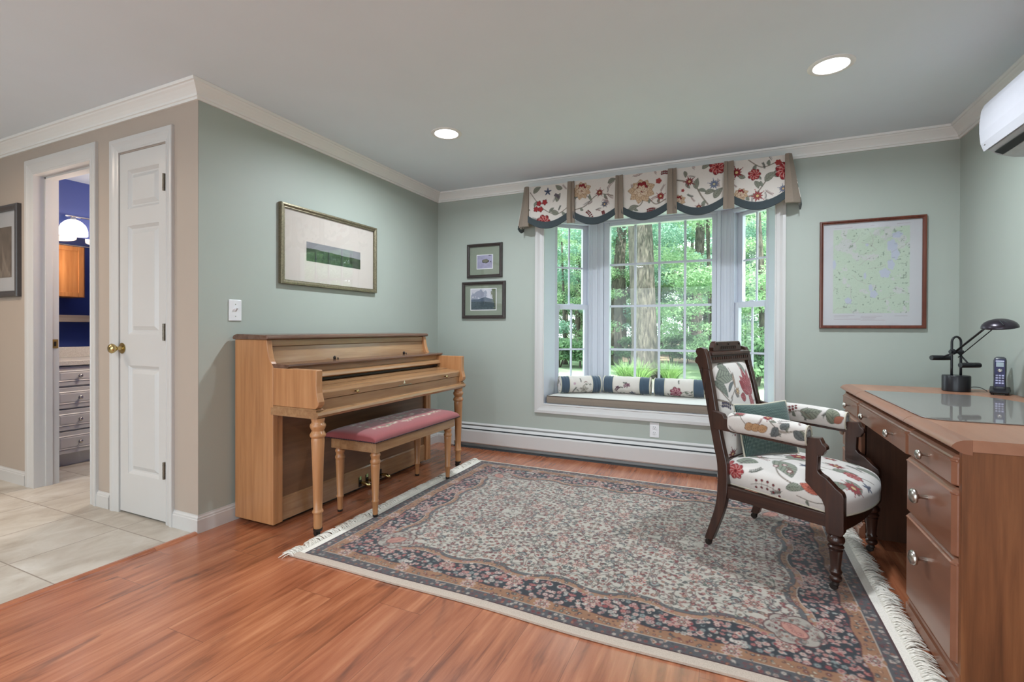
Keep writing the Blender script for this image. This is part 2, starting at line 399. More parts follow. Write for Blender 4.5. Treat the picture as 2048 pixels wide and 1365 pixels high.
STEM = (112, 104, 96); GR = (138, 142, 128); GRD = (84, 90, 82); RED = (142, 40, 46); REDL = (186, 92, 88); CRM = (206, 178, 148)
def peony(c, x, y, r, outer=RED, inner=REDL, core=(120, 30, 36), rng=None):
    for k in range(3):
        rr = r * (1 - 0.22 * k); c.polar(x, y, rr, (70, 40, 40) if k == 0 else core, 7, 0.22, k)
        c.polar(x, y, rr * 0.95, outer if k != 1 else inner, 7, 0.22, k)
    for k in range(9):
        a = k * 0.7; p = [(x + math.cos(a + t * 0.5) * r * (0.2 + 0.7 * t), y + math.sin(a + t * 0.5) * r * (0.2 + 0.7 * t)) for t in (0, 0.33, 0.66, 1)]
        c.stroke(p, r * 0.045, (222, 190, 182))
    c.polar(x, y, r * 0.34, inner, 5, 0.25, 1); c.polar(x, y, r * 0.2, core, 5, 0.2, 0)
def bloom(c, x, y, r):      # cream petals with a red heart
    for k in range(9):
        a = k * 2 * PI / 9 + 0.3; c.leaf(x, y, r * (1.05 if math.sin(a) < 0.3 else 0.88), r * 0.36, a, CRM, (112, 80, 60), (172, 138, 108))
    for k in range(7):
        a = k * 2 * PI / 7; c.leaf(x, y + r * 0.1, r * 0.68, r * 0.27, a, (224, 202, 178), (126, 88, 66), (190, 156, 126))
    c.polar(x + r * 0.05, y + r * 0.26, r * 0.44, (84, 34, 36), 5, 0.25, 0.5); c.polar(x + r * 0.05, y + r * 0.26, r * 0.40, RED, 5, 0.25, 0.5)
    for k in range(5): c.leaf(x + r * 0.05, y + r * 0.1, r * 0.42, r * 0.12, 0.7 + k * 0.42, (160, 58, 58), (96, 34, 38))
    for k in range(4): c.leaf(x, y - r * 0.05, r * 0.5, r * 0.17, 0.35 + k * 0.8, (226, 206, 184), (126, 88, 66), (196, 164, 134))
def daisy(c, x, y, r, col=RED, n=8, heart=(214, 180, 130)):
    m = n + 4
    for k in range(m):
        a = k * 2 * PI / m; c.leaf(x, y, r * (0.95 if k % 2 else 0.78), r * 0.15, a, col, tuple(int(v * 0.6) for v in col), None)
        if k % 2: c.polar(x + math.cos(a) * r * 1.05, y + math.sin(a) * r * 1.05, r * 0.08, col)
    c.polar(x, y, r * 0.3, tuple(int(v * 0.6) for v in col)); c.polar(x, y, r * 0.23, heart, 5, 0.2)
def star(c, x, y, r):
    for k in range(5): c.leaf(x, y, r, r * 0.2, k * 2 * PI / 5 + 0.3, (92, 102, 128), (48, 54, 74), (60, 68, 92))
def berries(c, x, y, L, ang, rng, col=(130, 50, 54)):
    p = [(x + math.cos(ang) * L * t, y + math.sin(ang) * L * t + 0.15 * L * math.sin(3 * t)) for t in np.linspace(0, 1, 6)]
    c.stroke(p, 0.0025, STEM)
    for k in range(1, 6):
        for sgn in (-1, 1):
            bx, by = p[k][0] + sgn * math.cos(ang + PI / 2) * L * 0.13, p[k][1] + sgn * math.sin(ang + PI / 2) * L * 0.13
            c.stroke([p[k], (bx, by)], 0.0018, STEM); c.polar(bx, by, 0.0065, (72, 34, 38)); c.polar(bx, by, 0.0045, col)
def vine(c, pts, wd=0.006, leaves=True, rng=None, L=0.05):
    P = np.array(pts, float); t = np.linspace(0, len(P) - 1, 10 * (len(P) - 1) + 1); i = np.minimum(t.astype(int), len(P) - 2); f = (t - i)
    P0 = P[np.maximum(i - 1, 0)]; P1 = P[i]; P2 = P[i + 1]; P3 = P[np.minimum(i + 2, len(P) - 1)]; f = f[:, None]
    Q = 0.5 * (2 * P1 + (P2 - P0) * f + (2 * P0 - 5 * P1 + 4 * P2 - P3) * f ** 2 + (3 * P1 - P0 - 3 * P2 + P3) * f ** 3)
    c.stroke([tuple(q) for q in Q], wd, (88, 78, 72)); c.stroke([tuple(q) for q in Q], wd * 0.45, (158, 146, 130))
    if leaves:
        for k in range(6, len(Q) - 2, 9):
            d = Q[k + 1] - Q[k]; a = math.atan2(d[1], d[0])
            sg = 1 if (k // 9) % 2 else -1
            c.leaf(Q[k][0], Q[k][1], L * rng.uniform(0.7, 1.2), L * 0.24, a + sg * rng.uniform(0.7, 1.2), GR, GRD, (112, 118, 108), 0.1 * sg)
FBG = (226, 218, 210)
def sprig(c, x, y, L, ang, rng, kind=None):
    """short curved twig with tiny leaves, buds or dots"""
    kind = kind if kind is not None else rng.randrange(3); bend = rng.uniform(-0.9, 0.9); a = ang; p = [(x, y)]
    for j in range(7):
        x += math.cos(a) * L / 7; y += math.sin(a) * L / 7; a += bend / 7; p.append((x, y))
    c.stroke(p, 0.0026, (98, 88, 82))
    for j in range(1, 8):
        for sg in (-1, 1):
            b = a + sg * 0.9
            if kind == 0: c.leaf(p[j][0], p[j][1], L * 0.24, L * 0.055, b, (134, 138, 126), (84, 88, 82))
            elif kind == 1: c.polar(p[j][0] + math.cos(b) * L * 0.12, p[j][1] + math.sin(b) * L * 0.12, L * 0.045, (128, 62, 62))
            else:
                c.stroke([p[j], (p[j][0] + math.cos(b) * L * 0.15, p[j][1] + math.sin(b) * L * 0.15)], 0.0018, (98, 92, 88)); c.polar(p[j][0] + math.cos(b) * L * 0.16, p[j][1] + math.sin(b) * L * 0.16, L * 0.03, (96, 100, 112))
def rosebud(c, x, y, r, ang=PI / 2):
    for k in (-2, -1, 0, 1, 2): c.leaf(x - math.cos(ang) * r * 0.9, y - math.sin(ang) * r * 0.9, r * 1.9, r * 0.42, ang + k * 0.26, (150, 48, 54), (92, 32, 38), (196, 120, 118))
    for k in (-2, -1, 1, 2): c.leaf(x - math.cos(ang) * r * 0.9, y - math.sin(ang) * r * 0.9, r * 1.3, r * 0.12, ang + k * 0.6, (112, 122, 104), (76, 84, 74))
def floral_tile(seed, size=0.62, n=4):
    rng = random.Random(seed); c = Canvas(size, size, 0.002, FBG); c.wrap = True
    s_ = size / 0.62
    vine(c, [(0, 0.1 * s_), (0.14 * s_, 0.2 * s_), (0.26 * s_, 0.12 * s_), (0.42 * s_, 0.22 * s_), (0.62 * s_, 0.1 * s_)], 0.008, True, rng, 0.07)
    vine(c, [(0.05 * s_, 0.42 * s_), (0.2 * s_, 0.5 * s_), (0.33 * s_, 0.4 * s_), (0.5 * s_, 0.5 * s_), (0.6 * s_, 0.6 * s_)], 0.008, True, rng, 0.07)
    vine(c, [(0.3 * s_, 0.12 * s_), (0.36 * s_, 0.25 * s_), (0.3 * s_, 0.4 * s_)], 0.006, True, rng, 0.06)
    for (x, y, a) in ((0.1, 0.3, 0.6), (0.45, 0.34, 2.2), (0.55, 0.02, 1.3)):
        c.leaf(x * s_, y * s_, 0.13, 0.035, a, (150, 152, 138), (78, 84, 76), (104, 110, 98), 0.12)
    peony(c, 0.16 * s_, 0.14 * s_, 0.058); bloom(c, 0.44 * s_, 0.44 * s_, 0.066); peony(c, 0.04 * s_, 0.52 * s_, 0.045, (150, 46, 50))
    daisy(c, 0.34 * s_, 0.28 * s_, 0.04, (152, 44, 56), 9); daisy(c, 0.54 * s_, 0.26 * s_, 0.032, (152, 60, 62), 7)
    star(c, 0.24 * s_, 0.36 * s_, 0.036); star(c, 0.56 * s_, 0.14 * s_, 0.03)
    for k in range(26): sprig(c, rng.uniform(0, size), rng.uniform(0, size), rng.uniform(0.04, 0.07), rng.uniform(0, 6.3), rng)
    berries(c, 0.2 * s_, 0.56 * s_, 0.09, -0.5, rng); berries(c, 0.36 * s_, 0.04 * s_, 0.08, 0.4, rng)
    return c
TILE = floral_tile(3)

# ================================================================== THE ROOM
D = 2.249; RW = 3.797; YB = -6.6; XL = -4.4; WT = 0.115
def xform(mb, origin, ang):
    ca, sa = math.cos(ang), math.sin(ang)
    mb.v = [(origin[0] + x * ca - y * sa, origin[1] + x * sa + y * ca, origin[2] + z) for x, y, z in mb.v]; return mb
def sweep(path, prof, side=1):
    """profile (out, z) swept along a 2D path; the room lies on the right of the path direction."""
    mb = MB(); n = len(path); rings = []
    for i, (x, y) in enumerate(path):
        def nrm(a, b):
            dx, dy = b[0] - a[0], b[1] - a[1]; L = math.hypot(dx, dy); return (dy / L * side, -dx / L * side)
        if i == 0: m = nrm(path[0], path[1])
        elif i == n - 1: m = nrm(path[-2], path[-1])
        else:
            a, b = nrm(path[i - 1], path[i]), nrm(path[i], path[i + 1]); k = 1 + a[0] * b[0] + a[1] * b[1]
            m = ((a[0] + b[0]) / k, (a[1] + b[1]) / k)
        rings.append([(x + m[0] * o, y + m[1] * o, z) for o, z in prof])
    mb.loft(rings); return mb

struct('floor', MB().box(-0.005, RW, YB, 0, -0.05, 0), M['floor'])
struct('floor', MB().box(XL, -0.005, YB, -0.2, -0.05, 0), M['tile'])
struct('ceiling', MB().box(XL, RW + 0.1, YB, 0.1, ZCEIL, ZCEIL + 0.08), M['ceil'])
# walls
OX0, OX1, OZ0, OZ1 = 1.067, 2.792, 0.435, 2.05
wb = MB()
wb.box(-WT, OX0, 0, 0.12, 0, ZCEIL).box(OX1, RW + 0.12, 0, 0.12, 0, ZCEIL).box(OX0, OX1, 0, 0.12, 0, OZ0 - 0.02).box(OX0, OX1, 0, 0.12, OZ1 + 0.02, ZCEIL)
struct('wall_back', wb, M['green'])
struct('wall_right', MB().box(RW, RW + 0.12, YB, 0, 0, ZCEIL), M['green'])
struct('wall_left', MB().box(-WT, 0, -D + 0.002, 0, 0, ZCEIL), M['green'])
CX0, CX1, CZ = -0.700, -0.258, 2.066          # closet opening
HX0, HX1, HZ = -1.675, -1.000, 2.072          # bathroom opening
wt = MB(); y0, y1 = -D, -D + WT
wt.box(CX1, -WT - 0.001, y0, y1, 0, ZCEIL).box(-WT - 0.001, -0.0005, y0, y0 + 0.0015, 0, ZCEIL).box(CX0, CX1, y0, y1, CZ, ZCEIL).box(HX1 + 0.021, CX0, y0, y1, 0, ZCEIL).box(HX0 - 0.021, HX1 + 0.021, y0, y1, HZ + 0.021, ZCEIL).box(XL, HX0 - 0.021, y0, y1, 0, ZCEIL)
struct('wall_hall', wt, M['tan'])
struct('wall_far_left', MB().box(XL - 0.1, XL, YB, -D, 0, ZCEIL), M['tan'])
RX0, RX1, RZ0, RZ1 = -1.2, 3.2, 0.10, 2.10      # wide patio window added behind the camera to brighten the room
struct('wall_rear', MB().box(XL, RX0, YB - 0.1, YB, 0, ZCEIL).box(RX1, RW, YB - 0.1, YB, 0, ZCEIL).box(RX0, RX1, YB - 0.1, YB, 0, RZ0).box(RX0, RX1, YB - 0.1, YB, RZ1, ZCEIL), M['green'])
w4 = sroot('window_4', (1.0, YB, RZ0)); q = MB()
for k in range(5): q.box(RX0 + k * 1.1 - 0.03, RX0 + k * 1.1 + 0.03, YB - 0.08, YB - 0.03, RZ0, RZ1)
q.box(RX0, RX1, YB - 0.08, YB - 0.03, RZ0, RZ0 + 0.06).box(RX0, RX1, YB - 0.08, YB - 0.03, RZ1 - 0.06, RZ1)
obj('window_frame', q, M['trim'], w4); obj('pane', MB().box(RX0, RX1, YB - 0.056, YB - 0.0555, RZ0, RZ1), M['glass'], w4)
struct('sun_block_roof', MB().box(RX0 - 0.6, RX1 + 0.6, YB - 2.6, YB - 0.11, 2.42, 2.52), M['trim'])  # unseen porch roof added to keep the sun out of the rear opening
# bathroom walls
BX0, BX1, BY1 = -2.65, -0.93, -0.30
bw = MB(); bw.box(BX0 - 0.1, BX0, y1, BY1, 0, ZCEIL).box(BX0, BX1, BY1, BY1 + 0.1, 0, ZCEIL).box(BX1, BX1 + 0.1, y1, BY1, 0, ZCEIL)
bw.box(BX0, HX0 - 0.08, y1, y1 + 0.008, 0, ZCEIL).box(HX1 + 0.06, BX1, y1, y1 + 0.008, 0, ZCEIL)
struct('wall_bathroom', bw, M['blue'])
struct('wall_closet', MB().box(BX1 + 0.1, -WT, -1.6, -1.5, 0, ZCEIL), M['tan'])

# crown moulding
z = ZCEIL; cp = [(0, z - 0.083), (0.010, z - 0.083), (0.012, z - 0.071), (0.018, z - 0.069), (0.020, z - 0.058), (0.030, z - 0.045), (0.044, z - 0.030), (0.054, z - 0.022), (0.058, z - 0.016), (0.066, z - 0.014), (0.070, z - 0.001), (0, z - 0.001)]
M['crown'] = plain('white_crown_paint', (232, 231, 228), 0.4, var=0.01, nscale=5)
struct('trim_1', sweep([(XL, -D), (0, -D), (0, 0), (RW, 0), (RW, YB)], cp[::-1]), M['crown'])
# baseboards
def bprof(h=0.092, t=0.013): return [(0, 0), (t, 0), (t, h * 0.74), (t * 0.75, h * 0.78), (t * 0.75, h * 0.86), (t * 0.35, h * 0.93), (t * 0.3, h), (0, h)]
struct('baseboard_left', sweep([(CX1 + 0.062, -D), (0, -D), (0, 0), (0.16, 0)], bprof()[::-1]), M['trim'])
struct('baseboard_hall', sweep([(HX1 + 0.072, -D), (CX0 - 0.1, -D)], bprof()[::-1]), M['trim'])
struct('baseboard_far_left', sweep([(XL, -D), (HX0 - 0.12, -D)], bprof()[::-1]), M['trim'])
struct('baseboard_right', sweep([(RW, -2.1), (RW, YB)], bprof()[::-1]), M['trim'])
# threshold between wood and tile
struct('trim_2', MB().prism([(-0.026, 0), (0.020, 0), (0.018, 0.004), (0.006, 0.011), (-0.008, 0.011), (-0.022, 0.005)], 'y', YB, -D - 0.014), M['floor'], smooth=False)

def casing(x0, x1, z1, w_, y, t=0.018, z0=0.0, wr=None, bottom=False, dirn=-1):
    """flat moulded casing round an opening in a y = const wall, one mesh with mitred look"""
    wr = wr or w_
    pr = [(0, 0), (0, 0.010), (0.12, 0.012), (0.16, 0.009), (0.45, 0.012), (0.62, t * 0.85), (0.70, t), (0.97, t), (1.0, t * 0.8), (1.0, 0)]
    cs_ = [(x0, z0, -1, -1 if bottom else 0), (x0, z1, -1, 1), (x1, z1, 1, 1), (x1, z0, 1, -1 if bottom else 0)]
    if bottom: cs_.append(cs_[0])
    rings = [[(cx + sx * a_ * (w_ if sx < 0 else wr), y + dirn * b_, cz + sz * a_ * w_) for a_, b_ in pr] for cx, cz, sx, sz in cs_]
    return MB().loft(rings, cap=not bottom)
struct('trim_3', casing(CX0, CX1, CZ + 0.005, 0.078, -D, wr=0.062), M['trim'])
tr = casing(HX0, HX1, HZ, 0.10, -D, wr=0.072)
# jamb with stops of the bathroom doorway
tr.box(HX0 - 0.02, HX0, -D, y1 + 0.009, 0, HZ).box(HX1, HX1 + 0.02, -D, y1 + 0.01, 0, HZ).box(HX0 - 0.02, HX1 + 0.02, -D, y1 + 0.01, HZ, HZ + 0.02)
tr.box(HX0, HX0 + 0.011, -D + 0.05, -D + 0.085, 0, HZ).box(HX1 - 0.011, HX1, -D + 0.05, -D + 0.085, 0, HZ).box(HX0, HX1, -D + 0.05, -D + 0.085, HZ - 0.011, HZ)
t4 = struct('trim_4', tr, M['trim'])
tag(obj('strike_plate', MB().box(HX0 + 0.0, HX0 + 0.0025, -D + 0.088, -D + 0.118, 0.925, 0.985).box(HX0 + 0.0026, HX0 + 0.004, -D + 0.096, -D + 0.108, 0.94, 0.97, 1), [plain('dull_brass', (150, 120, 66), 0.4, metal=0.3), M['iron']], t4), 'brass strike plate on the door jamb')

# closet door
dr = sroot('door_1', (CX0, -D, 0))
dm = MB(); yf = -D - 0.003; gx0, gx1, gz0, gz1 = CX0 + 0.004, CX1 - 0.004, 0.012, CZ - 0.004
px0, px1 = -0.618, -0.328
pz = [(0.235, 0.852), (1.028, 1.645), (1.742, 1.962)]
xs = [gx0, px0, px1, gx1]
dm.box(gx0, px0, yf, yf + 0.034, gz0, gz1).box(px1, gx1, yf, yf + 0.034, gz0, gz1)
zz = [gz0] + [q for p in pz for q in p] + [gz1]
for k in range(0, len(zz), 2): dm.box(px0, px1, yf, yf + 0.034, zz[k], zz[k + 1])
obj('door_slab', dm, M['trim'], dr)
for a, b in pz:
    q = MB(); s1, s2, s3 = 0.0, 0.018, 0.042
    def ring(i, y): return [(px0 + i, y, a + i), (px1 - i, y, a + i), (px1 - i, y, b - i), (px0 + i, y, b - i)]
    q.loft([ring(0, yf + 0.001), ring(0.016, yf + 0.014), ring(0.024, yf + 0.014), ring(0.046, yf + 0.003)], cap=False)
    q.add(ring(0.046, yf + 0.003), [(0, 1, 2, 3)])
    obj('door_panel', q, M['trim'], dr)
kb = MB().lathe([(0.030, 0), (0.031, -0.004), (0.012, -0.008), (0.010, -0.030), (0.018, -0.036), (0.027, -0.048), (0.028, -0.056), (0.020, -0.066), (0.004, -0.070)][::-1], (CX0 + 0.028, yf, 0.948), 24, 'y')
obj('door_knob', kb, M['brass'], dr, smooth=True, auto=50)
for zc in (1.853, 1.043, 0.292):
    hx = CX1 - 0.014; h = MB().lathe([(0.0068, zc - 0.046), (0.0068, zc + 0.046)], (hx, yf - 0.0072, 0), 12).box(hx - 0.004, hx + 0.010, yf - 0.003, yf - 0.0003, zc - 0.044, zc + 0.044)
    for q in (-0.030, -0.010, 0.010, 0.030): h.lathe([(0.0076, zc + q - 0.001), (0.0076, zc + q + 0.001)], (hx, yf - 0.0072, 0), 12)
    tag(obj('hinge', h, M['hinge'], dr, smooth=True, auto=30), 'aged metal hinge')

# ---------------------------------------------------------------- bay window
BY = 0.50; bayL0, bayL1 = (1.085, 0.23), (1.37, BY); bayR0, bayR1 = (2.765, 0.23), (2.49, BY)
struct('trim_5', casing(OX0, OX1, OZ1, 0.080, 0.0, 0.02, OZ0, 0.068, True), M['trim'])
# jamb boards, seat board and soffit of the bay
jb = MB()
jb.prism([(OX0 - 0.015, 0.0), (OX0, 0.0), (bayL0[0], bayL0[1]), (bayL0[0] - 0.03, bayL0[1] + 0.01)], 'z', OZ0 - 0.02, OZ1)
jb.prism([(OX1 + 0.015, 0.0), (OX1, 0.0), (bayR0[0], bayR0[1]), (bayR0[0] + 0.03, bayR0[1] + 0.01)][::-1], 'z', OZ0 - 0.02, OZ1)
bay = [(OX0 - 0.015, 0.0), (OX1 + 0.015, 0.0), (bayR0[0] + 0.06, 0.25), (bayR1[0] + 0.05, BY + 0.10), (bayL1[0] - 0.05, BY + 0.10), (bayL0[0] - 0.06, 0.25)]
jb.prism(bay, 'z', OZ0 - 0.02, OZ0).prism(bay, 'z', OZ1, OZ1 + 0.02)
struct('trim_6', jb, M['vinyl'])
ext = MB().prism([(OX0 - 0.05, 0.125), (OX1 + 0.05, 0.125)] + [(p[0], p[1] + 0.03) for p in bay[2:]], 'z', 0.05, OZ0 - 0.021).prism([(OX0 - 0.05, 0.125), (OX1 + 0.05, 0.125)] + [(p[0], p[1] + 0.06) for p in bay[2:]], 'z', OZ1 + 0.021, 2.5)
struct('wall_bay', ext, M['vinyl'])
# corner mullion posts
cm = MB()
for (cx, s_) in ((1.37, 1), (2.49, -1)):
    cm.prism([(cx - s_ * 0.012, BY - 0.012), (cx + s_ * 0.055, BY - 0.002), (cx + s_ * 0.055, BY + 0.09), (cx - s_ * 0.05, BY + 0.075), (cx - s_ * 0.045, BY - 0.035)], 'z', OZ0, OZ1)
    cm.box(cx + s_ * 0.056, cx + s_ * 0.085, BY - 0.012, BY + 0.07, OZ0, OZ1)
    cm.box(cx + s_ * 0.012, cx + s_ * 0.030, BY - 0.012, BY, OZ0, OZ1)
struct('trim_7', cm, M['vinyl'])
w1 = sroot('window_1', (1.935, BY, OZ0))
gx0, gx1, gz0, gz1 = 1.508, 2.366, 0.515, 2.002
f = MB().box(1.456, gx0, BY + 0.0, BY + 0.07, OZ0, OZ1).box(gx1, 2.404, BY + 0.0, BY + 0.07, OZ0, OZ1).box(gx0, gx1, BY, BY + 0.07, OZ0, gz0).box(gx0, gx1, BY, BY + 0.07, gz1, OZ1)
f.box(1.456, 2.404, BY - 0.012, BY, OZ0, 0.475).box(1.456, 2.404, BY - 0.012, BY, 2.03, OZ1)
obj('window_frame', f, M['vinyl'], w1, bevel=0.003)
g = MB()
for x in (1.7325, 1.9395, 2.1525): g.box(x - 0.010, x + 0.010, BY + 0.032, BY + 0.044, gz0, gz1)
for z_ in (1.652, 1.277, 0.885): g.box(gx0, gx1, BY + 0.033, BY + 0.043, z_ - 0.010, z_ + 0.010)
obj('muntin_grid', g, M['vinyl'], w1)
obj('pane', MB().box(gx0, gx1, BY + 0.050, BY + 0.0505, gz0, gz1), M['glass'], w1)
def side_window(k, A, B, flip):
    ang = math.atan2(B[1] - A[1], B[0] - A[0]); L = math.hypot(B[0] - A[0], B[1] - A[1]); s_ = -1 if flip else 1
    r = sroot('window_%d' % k, (A[0], A[1], OZ0)); T = lambda mb: xform(mb, (A[0], A[1], 0), ang)
    f = MB(); o = 0.095
    f.box(-0.03, 0.020, 0, s_ * o, OZ0, OZ1).box(L - 0.045, L + 0.02, 0, s_ * o, OZ0, OZ1).box(0.02, L - 0.045, 0, s_ * o, OZ0, 0.455).box(0.02, L - 0.045, 0, s_ * o, 2.02, OZ1)
    f.box(L - 0.026, L - 0.020, -s_ * 0.002, s_ * 0.01, OZ0, OZ1)
    obj('window_frame', T(f), M['vinyl'], r, bevel=0.002)
    for nm, za, zb, ya, zm in (('upper_sash', 1.262, 2.02, 0.056, 1.628), ('lower_sash', 0.455, 1.290, 0.018, 0.885)):
        q = MB(); a, b = 0.020, L - 0.045; w_ = 0.017 if nm == 'upper_sash' else 0.026
        lo = 0.052 if nm == 'lower_sash' else 0.034; hi = 0.030 if nm == 'upper_sash' else 0.044
        q.box(a, a + w_, s_ * ya, s_ * (ya + 0.034), za, zb).box(b - 0.046, b, s_ * ya, s_ * (ya + 0.034), za, zb)
        q.box(a + w_, b - 0.046, s_ * ya, s_ * (ya + 0.034), za, za + lo).box(a + w_, b - 0.046, s_ * ya, s_ * (ya + 0.034), zb - hi, zb)
        sh = obj(nm, T(q), M['vinyl'], r, bevel=0.002)
        m_ = MB(); xm = (a + w_ + b - 0.046) / 2
        m_.box(xm - 0.008, xm + 0.008, s_ * (ya + 0.012), s_ * (ya + 0.02), za + lo, zb - hi).box(a + w_, b - 0.046, s_ * (ya + 0.013), s_ * (ya + 0.019), zm - 0.008, zm + 0.008)
        obj('muntin_grid', T(m_), M['vinyl'], sh)
        obj('pane', T(MB().box(a + w_, b - 0.046, s_ * (ya + 0.024), s_ * (ya + 0.0245), za + lo, zb - hi)), M['glass'], sh)
        if nm == 'lower_sash':
            obj('sash_lock', T(MB().box(xm - 0.02, xm + 0.02, s_ * (ya + 0.002), s_ * (ya + 0.02), zb, zb + 0.010)), M['vinyl'], sh, bevel=0.003)
side_window(2, bayL0, bayL1, False)
side_window(3, bayR0, bayR1, True)

# ================================================================== OUTDOORS
GZ = -0.45
def lawn_mat():
    t = NT('lawn_grass'); v = t.coord(); a = t.noise(v, 60, 4, 0.7); b = t.noise(v, 0.35, 3)
    col = t.ramp(a, [(0.3, sl((104, 140, 104))), (0.7, sl((158, 186, 142)))]); col = t.mix(t.math('MULTIPLY', b, 0.5), col, sl((180, 182, 156)))
    t.bump(a, 0.6, 0.03); return t.set(col=col, rough=0.9)
def mulch_mat():
    t = NT('leaf_litter'); v = t.coord(); a = t.noise(v, 14, 5, 0.7)
    col = t.ramp(a, [(0.35, sl((88, 70, 58))), (0.65, sl((168, 146, 120)))]); t.bump(a, 0.8, 0.05); return t.set(col=col, rough=0.95)
def bark_mat():
    t = NT('tree_bark'); v = t.coord('Object', (1, 1, 0.18)); a = t.noise(v, 16, 5, 0.7, 0.6)
    col = t.ramp(a, [(0.35, sl((44, 41, 38))), (0.65, sl((108, 102, 92)))]); t.bump(a, 0.9, 0.05); return t.set(col=col, rough=0.95)
def leaf_mat(name, c0, c1):
    t = NT(name); v = t.coord(); a = t.noise(v, 1.7, 3)
    col = t.ramp(a, [(0.3, sl(c0)), (0.7, sl(c1))]); t.set(col=col, rough=0.45, spec=0.4)
    tr = t.n('ShaderNodeBsdfTranslucent'); t.l(col, tr.inputs[0]); mx = t.n('ShaderNodeMixShader'); mx.inputs[0].default_value = 0.45
    t.l(t.b.outputs[0], mx.inputs[1]); t.l(tr.outputs[0], mx.inputs[2]); t.l(mx.outputs[0], t.out.inputs[0]); return t.m
M['lawn'] = lawn_mat(); M['mulch'] = mulch_mat(); M['bark'] = bark_mat()
M['leafA'] = leaf_mat('maple_leaves', (126, 164, 128), (188, 214, 168)); M['leafB'] = leaf_mat('beech_leaves', (104, 148, 130), (160, 194, 172)); M['leafC'] = leaf_mat('shrub_leaves', (84, 118, 88), (136, 168, 124))
M['blade'] = leaf_mat('grass_blades', (92, 130, 78), (158, 188, 124))
tag(struct('ground', MB().box(-45, 45, 0.7, 80, GZ - 0.2, GZ), M['lawn']), kind='structure')
lt = MB(); rng = random.Random(5)
pts = [(-32 + k * 2.4, 19.6 + 1.2 * math.sin(k * 0.9)) for k in range(27)]
lt.prism(pts + [(32, 60), (-32, 60)], 'z', GZ, GZ + 0.03)
tag(struct('ground', lt, M['mulch']), kind='structure')

def leaf_cloud(name, centers, n, size, mat, parent, seed, flat=0.5):
    """n small leaf quads scattered through ellipsoid clumps (cx,cy,cz,rx,ry,rz)."""
    g = np.random.default_rng(seed); C_ = np.array(centers, float)
    wgt = C_[:, 3] * C_[:, 4]; idx = g.choice(len(C_), n, p=wgt / wgt.sum())
    d = g.normal(size=(n, 3)); d /= np.linalg.norm(d, axis=1)[:, None]; r = g.random(n) ** 0.45
    P = C_[idx, :3] + d * r[:, None] * C_[idx, 3:6]
    nrm = g.normal(size=(n, 3)) * (1, 1, 1); nrm[:, 2] += flat * 2; nrm /= np.linalg.norm(nrm, axis=1)[:, None]
    a = np.cross(nrm, g.normal(size=(n, 3))); a /= np.linalg.norm(a, axis=1)[:, None]; b = np.cross(nrm, a)
    s_ = size * g.uniform(0.6, 1.25, n)[:, None]
    V = np.stack([P - a * s_ * 0.6, P - b * s_ * 0.34, P + a * s_ * 0.6, P + b * s_ * 0.34], 1).reshape(-1, 3).astype(np.float32)
    me = bpy.data.meshes.new(name); me.vertices.add(4 * n); me.vertices.foreach_set('co', V.ravel())
    me.loops.add(4 * n); me.loops.foreach_set('vertex_index', np.arange(4 * n, dtype=np.int32))
    me.polygons.add(n); me.polygons.foreach_set('loop_start', np.arange(0, 4 * n, 4, dtype=np.int32)); me.polygons.foreach_set('loop_total', np.full(n, 4, np.int32))
    me.update(calc_edges=True); me.materials.append(mat)
    o = bpy.data.objects.new(name, me); COL.objects.link(o); o.parent = parent; WL[o.name] = (0, 0, 0); return o
def trunk(pts, rad, seg=14, seed=1):
    mb = MB(); g = random.Random(seed); n = len(pts); rings = []
    ph = [g.uniform(0, 6.3) for _ in range(4)]
    for i, (p, r) in enumerate(zip(pts, rad)):
        rings.append([(p[0] + math.cos(t) * r * (1 + 0.07 * math.sin(3 * t + ph[0]) + 0.05 * math.sin(7 * t + ph[1] + i)), p[1] + math.sin(t) * r * (1 + 0.07 * math.sin(3 * t + ph[0])), p[2]) for t in [2 * PI * k / seg for k in range(seg)]])
    mb.loft(rings); return mb
def px(u, v, t):        # point at view depth t through pixel (u, v)
    a = (u - 1024) / 969.784; b = -(v - 682.5 + 18.176) / 969.784
    p = Vector((2.52246, -3.86649, 1.06561)) + (_f + _r * a + _u * b) * t; return p
def tree(name, label, base, h, r0, r1, crown, n, size, mat, seed, lean=(0, 0), branches=(), group=None, flare=1.5, flat=0.5):
    t = thing(name, label, 'tree', (base[0], base[1], GZ), 0, group, local=True)
    k = 9; P = [(lean[0] * (i / k) ** 1.2, lean[1] * (i / k), h * i / k) for i in range(k + 1)]
    R_ = [max(r1, r0 + (r1 - r0) * i / k) for i in range(k + 1)]
    P = [(0, 0, 0), (0, 0, 0.25)] + P[1:]; R_ = [r0 * flare, r0 * 1.15] + R_[1:]
    tm = trunk(P, R_, 16, seed)
    obj('trunk', tm, M['bark'], t, smooth=True)
    for b in branches: obj('branch', MB().tube(b[0], b[1], 8), M['bark'], t, smooth=True)
    leaf_cloud('foliage', crown, n, size, mat, t, seed, flat)
    return t
def crown(rng, n, cx, cy, z0, z1, rad, cr=(0.6, 1.3)):
    out = []
    for k in range(n):
        a = rng.uniform(0, 2 * PI); q = rad * math.sqrt(rng.random()); s_ = rng.uniform(*cr)
        out.append((cx + q * math.cos(a), cy + q * math.sin(a), rng.uniform(z0, z1), s_, s_, s_ * 0.38))
    return out
rng = random.Random(11)
bt = px(1290, 752, 15.5)
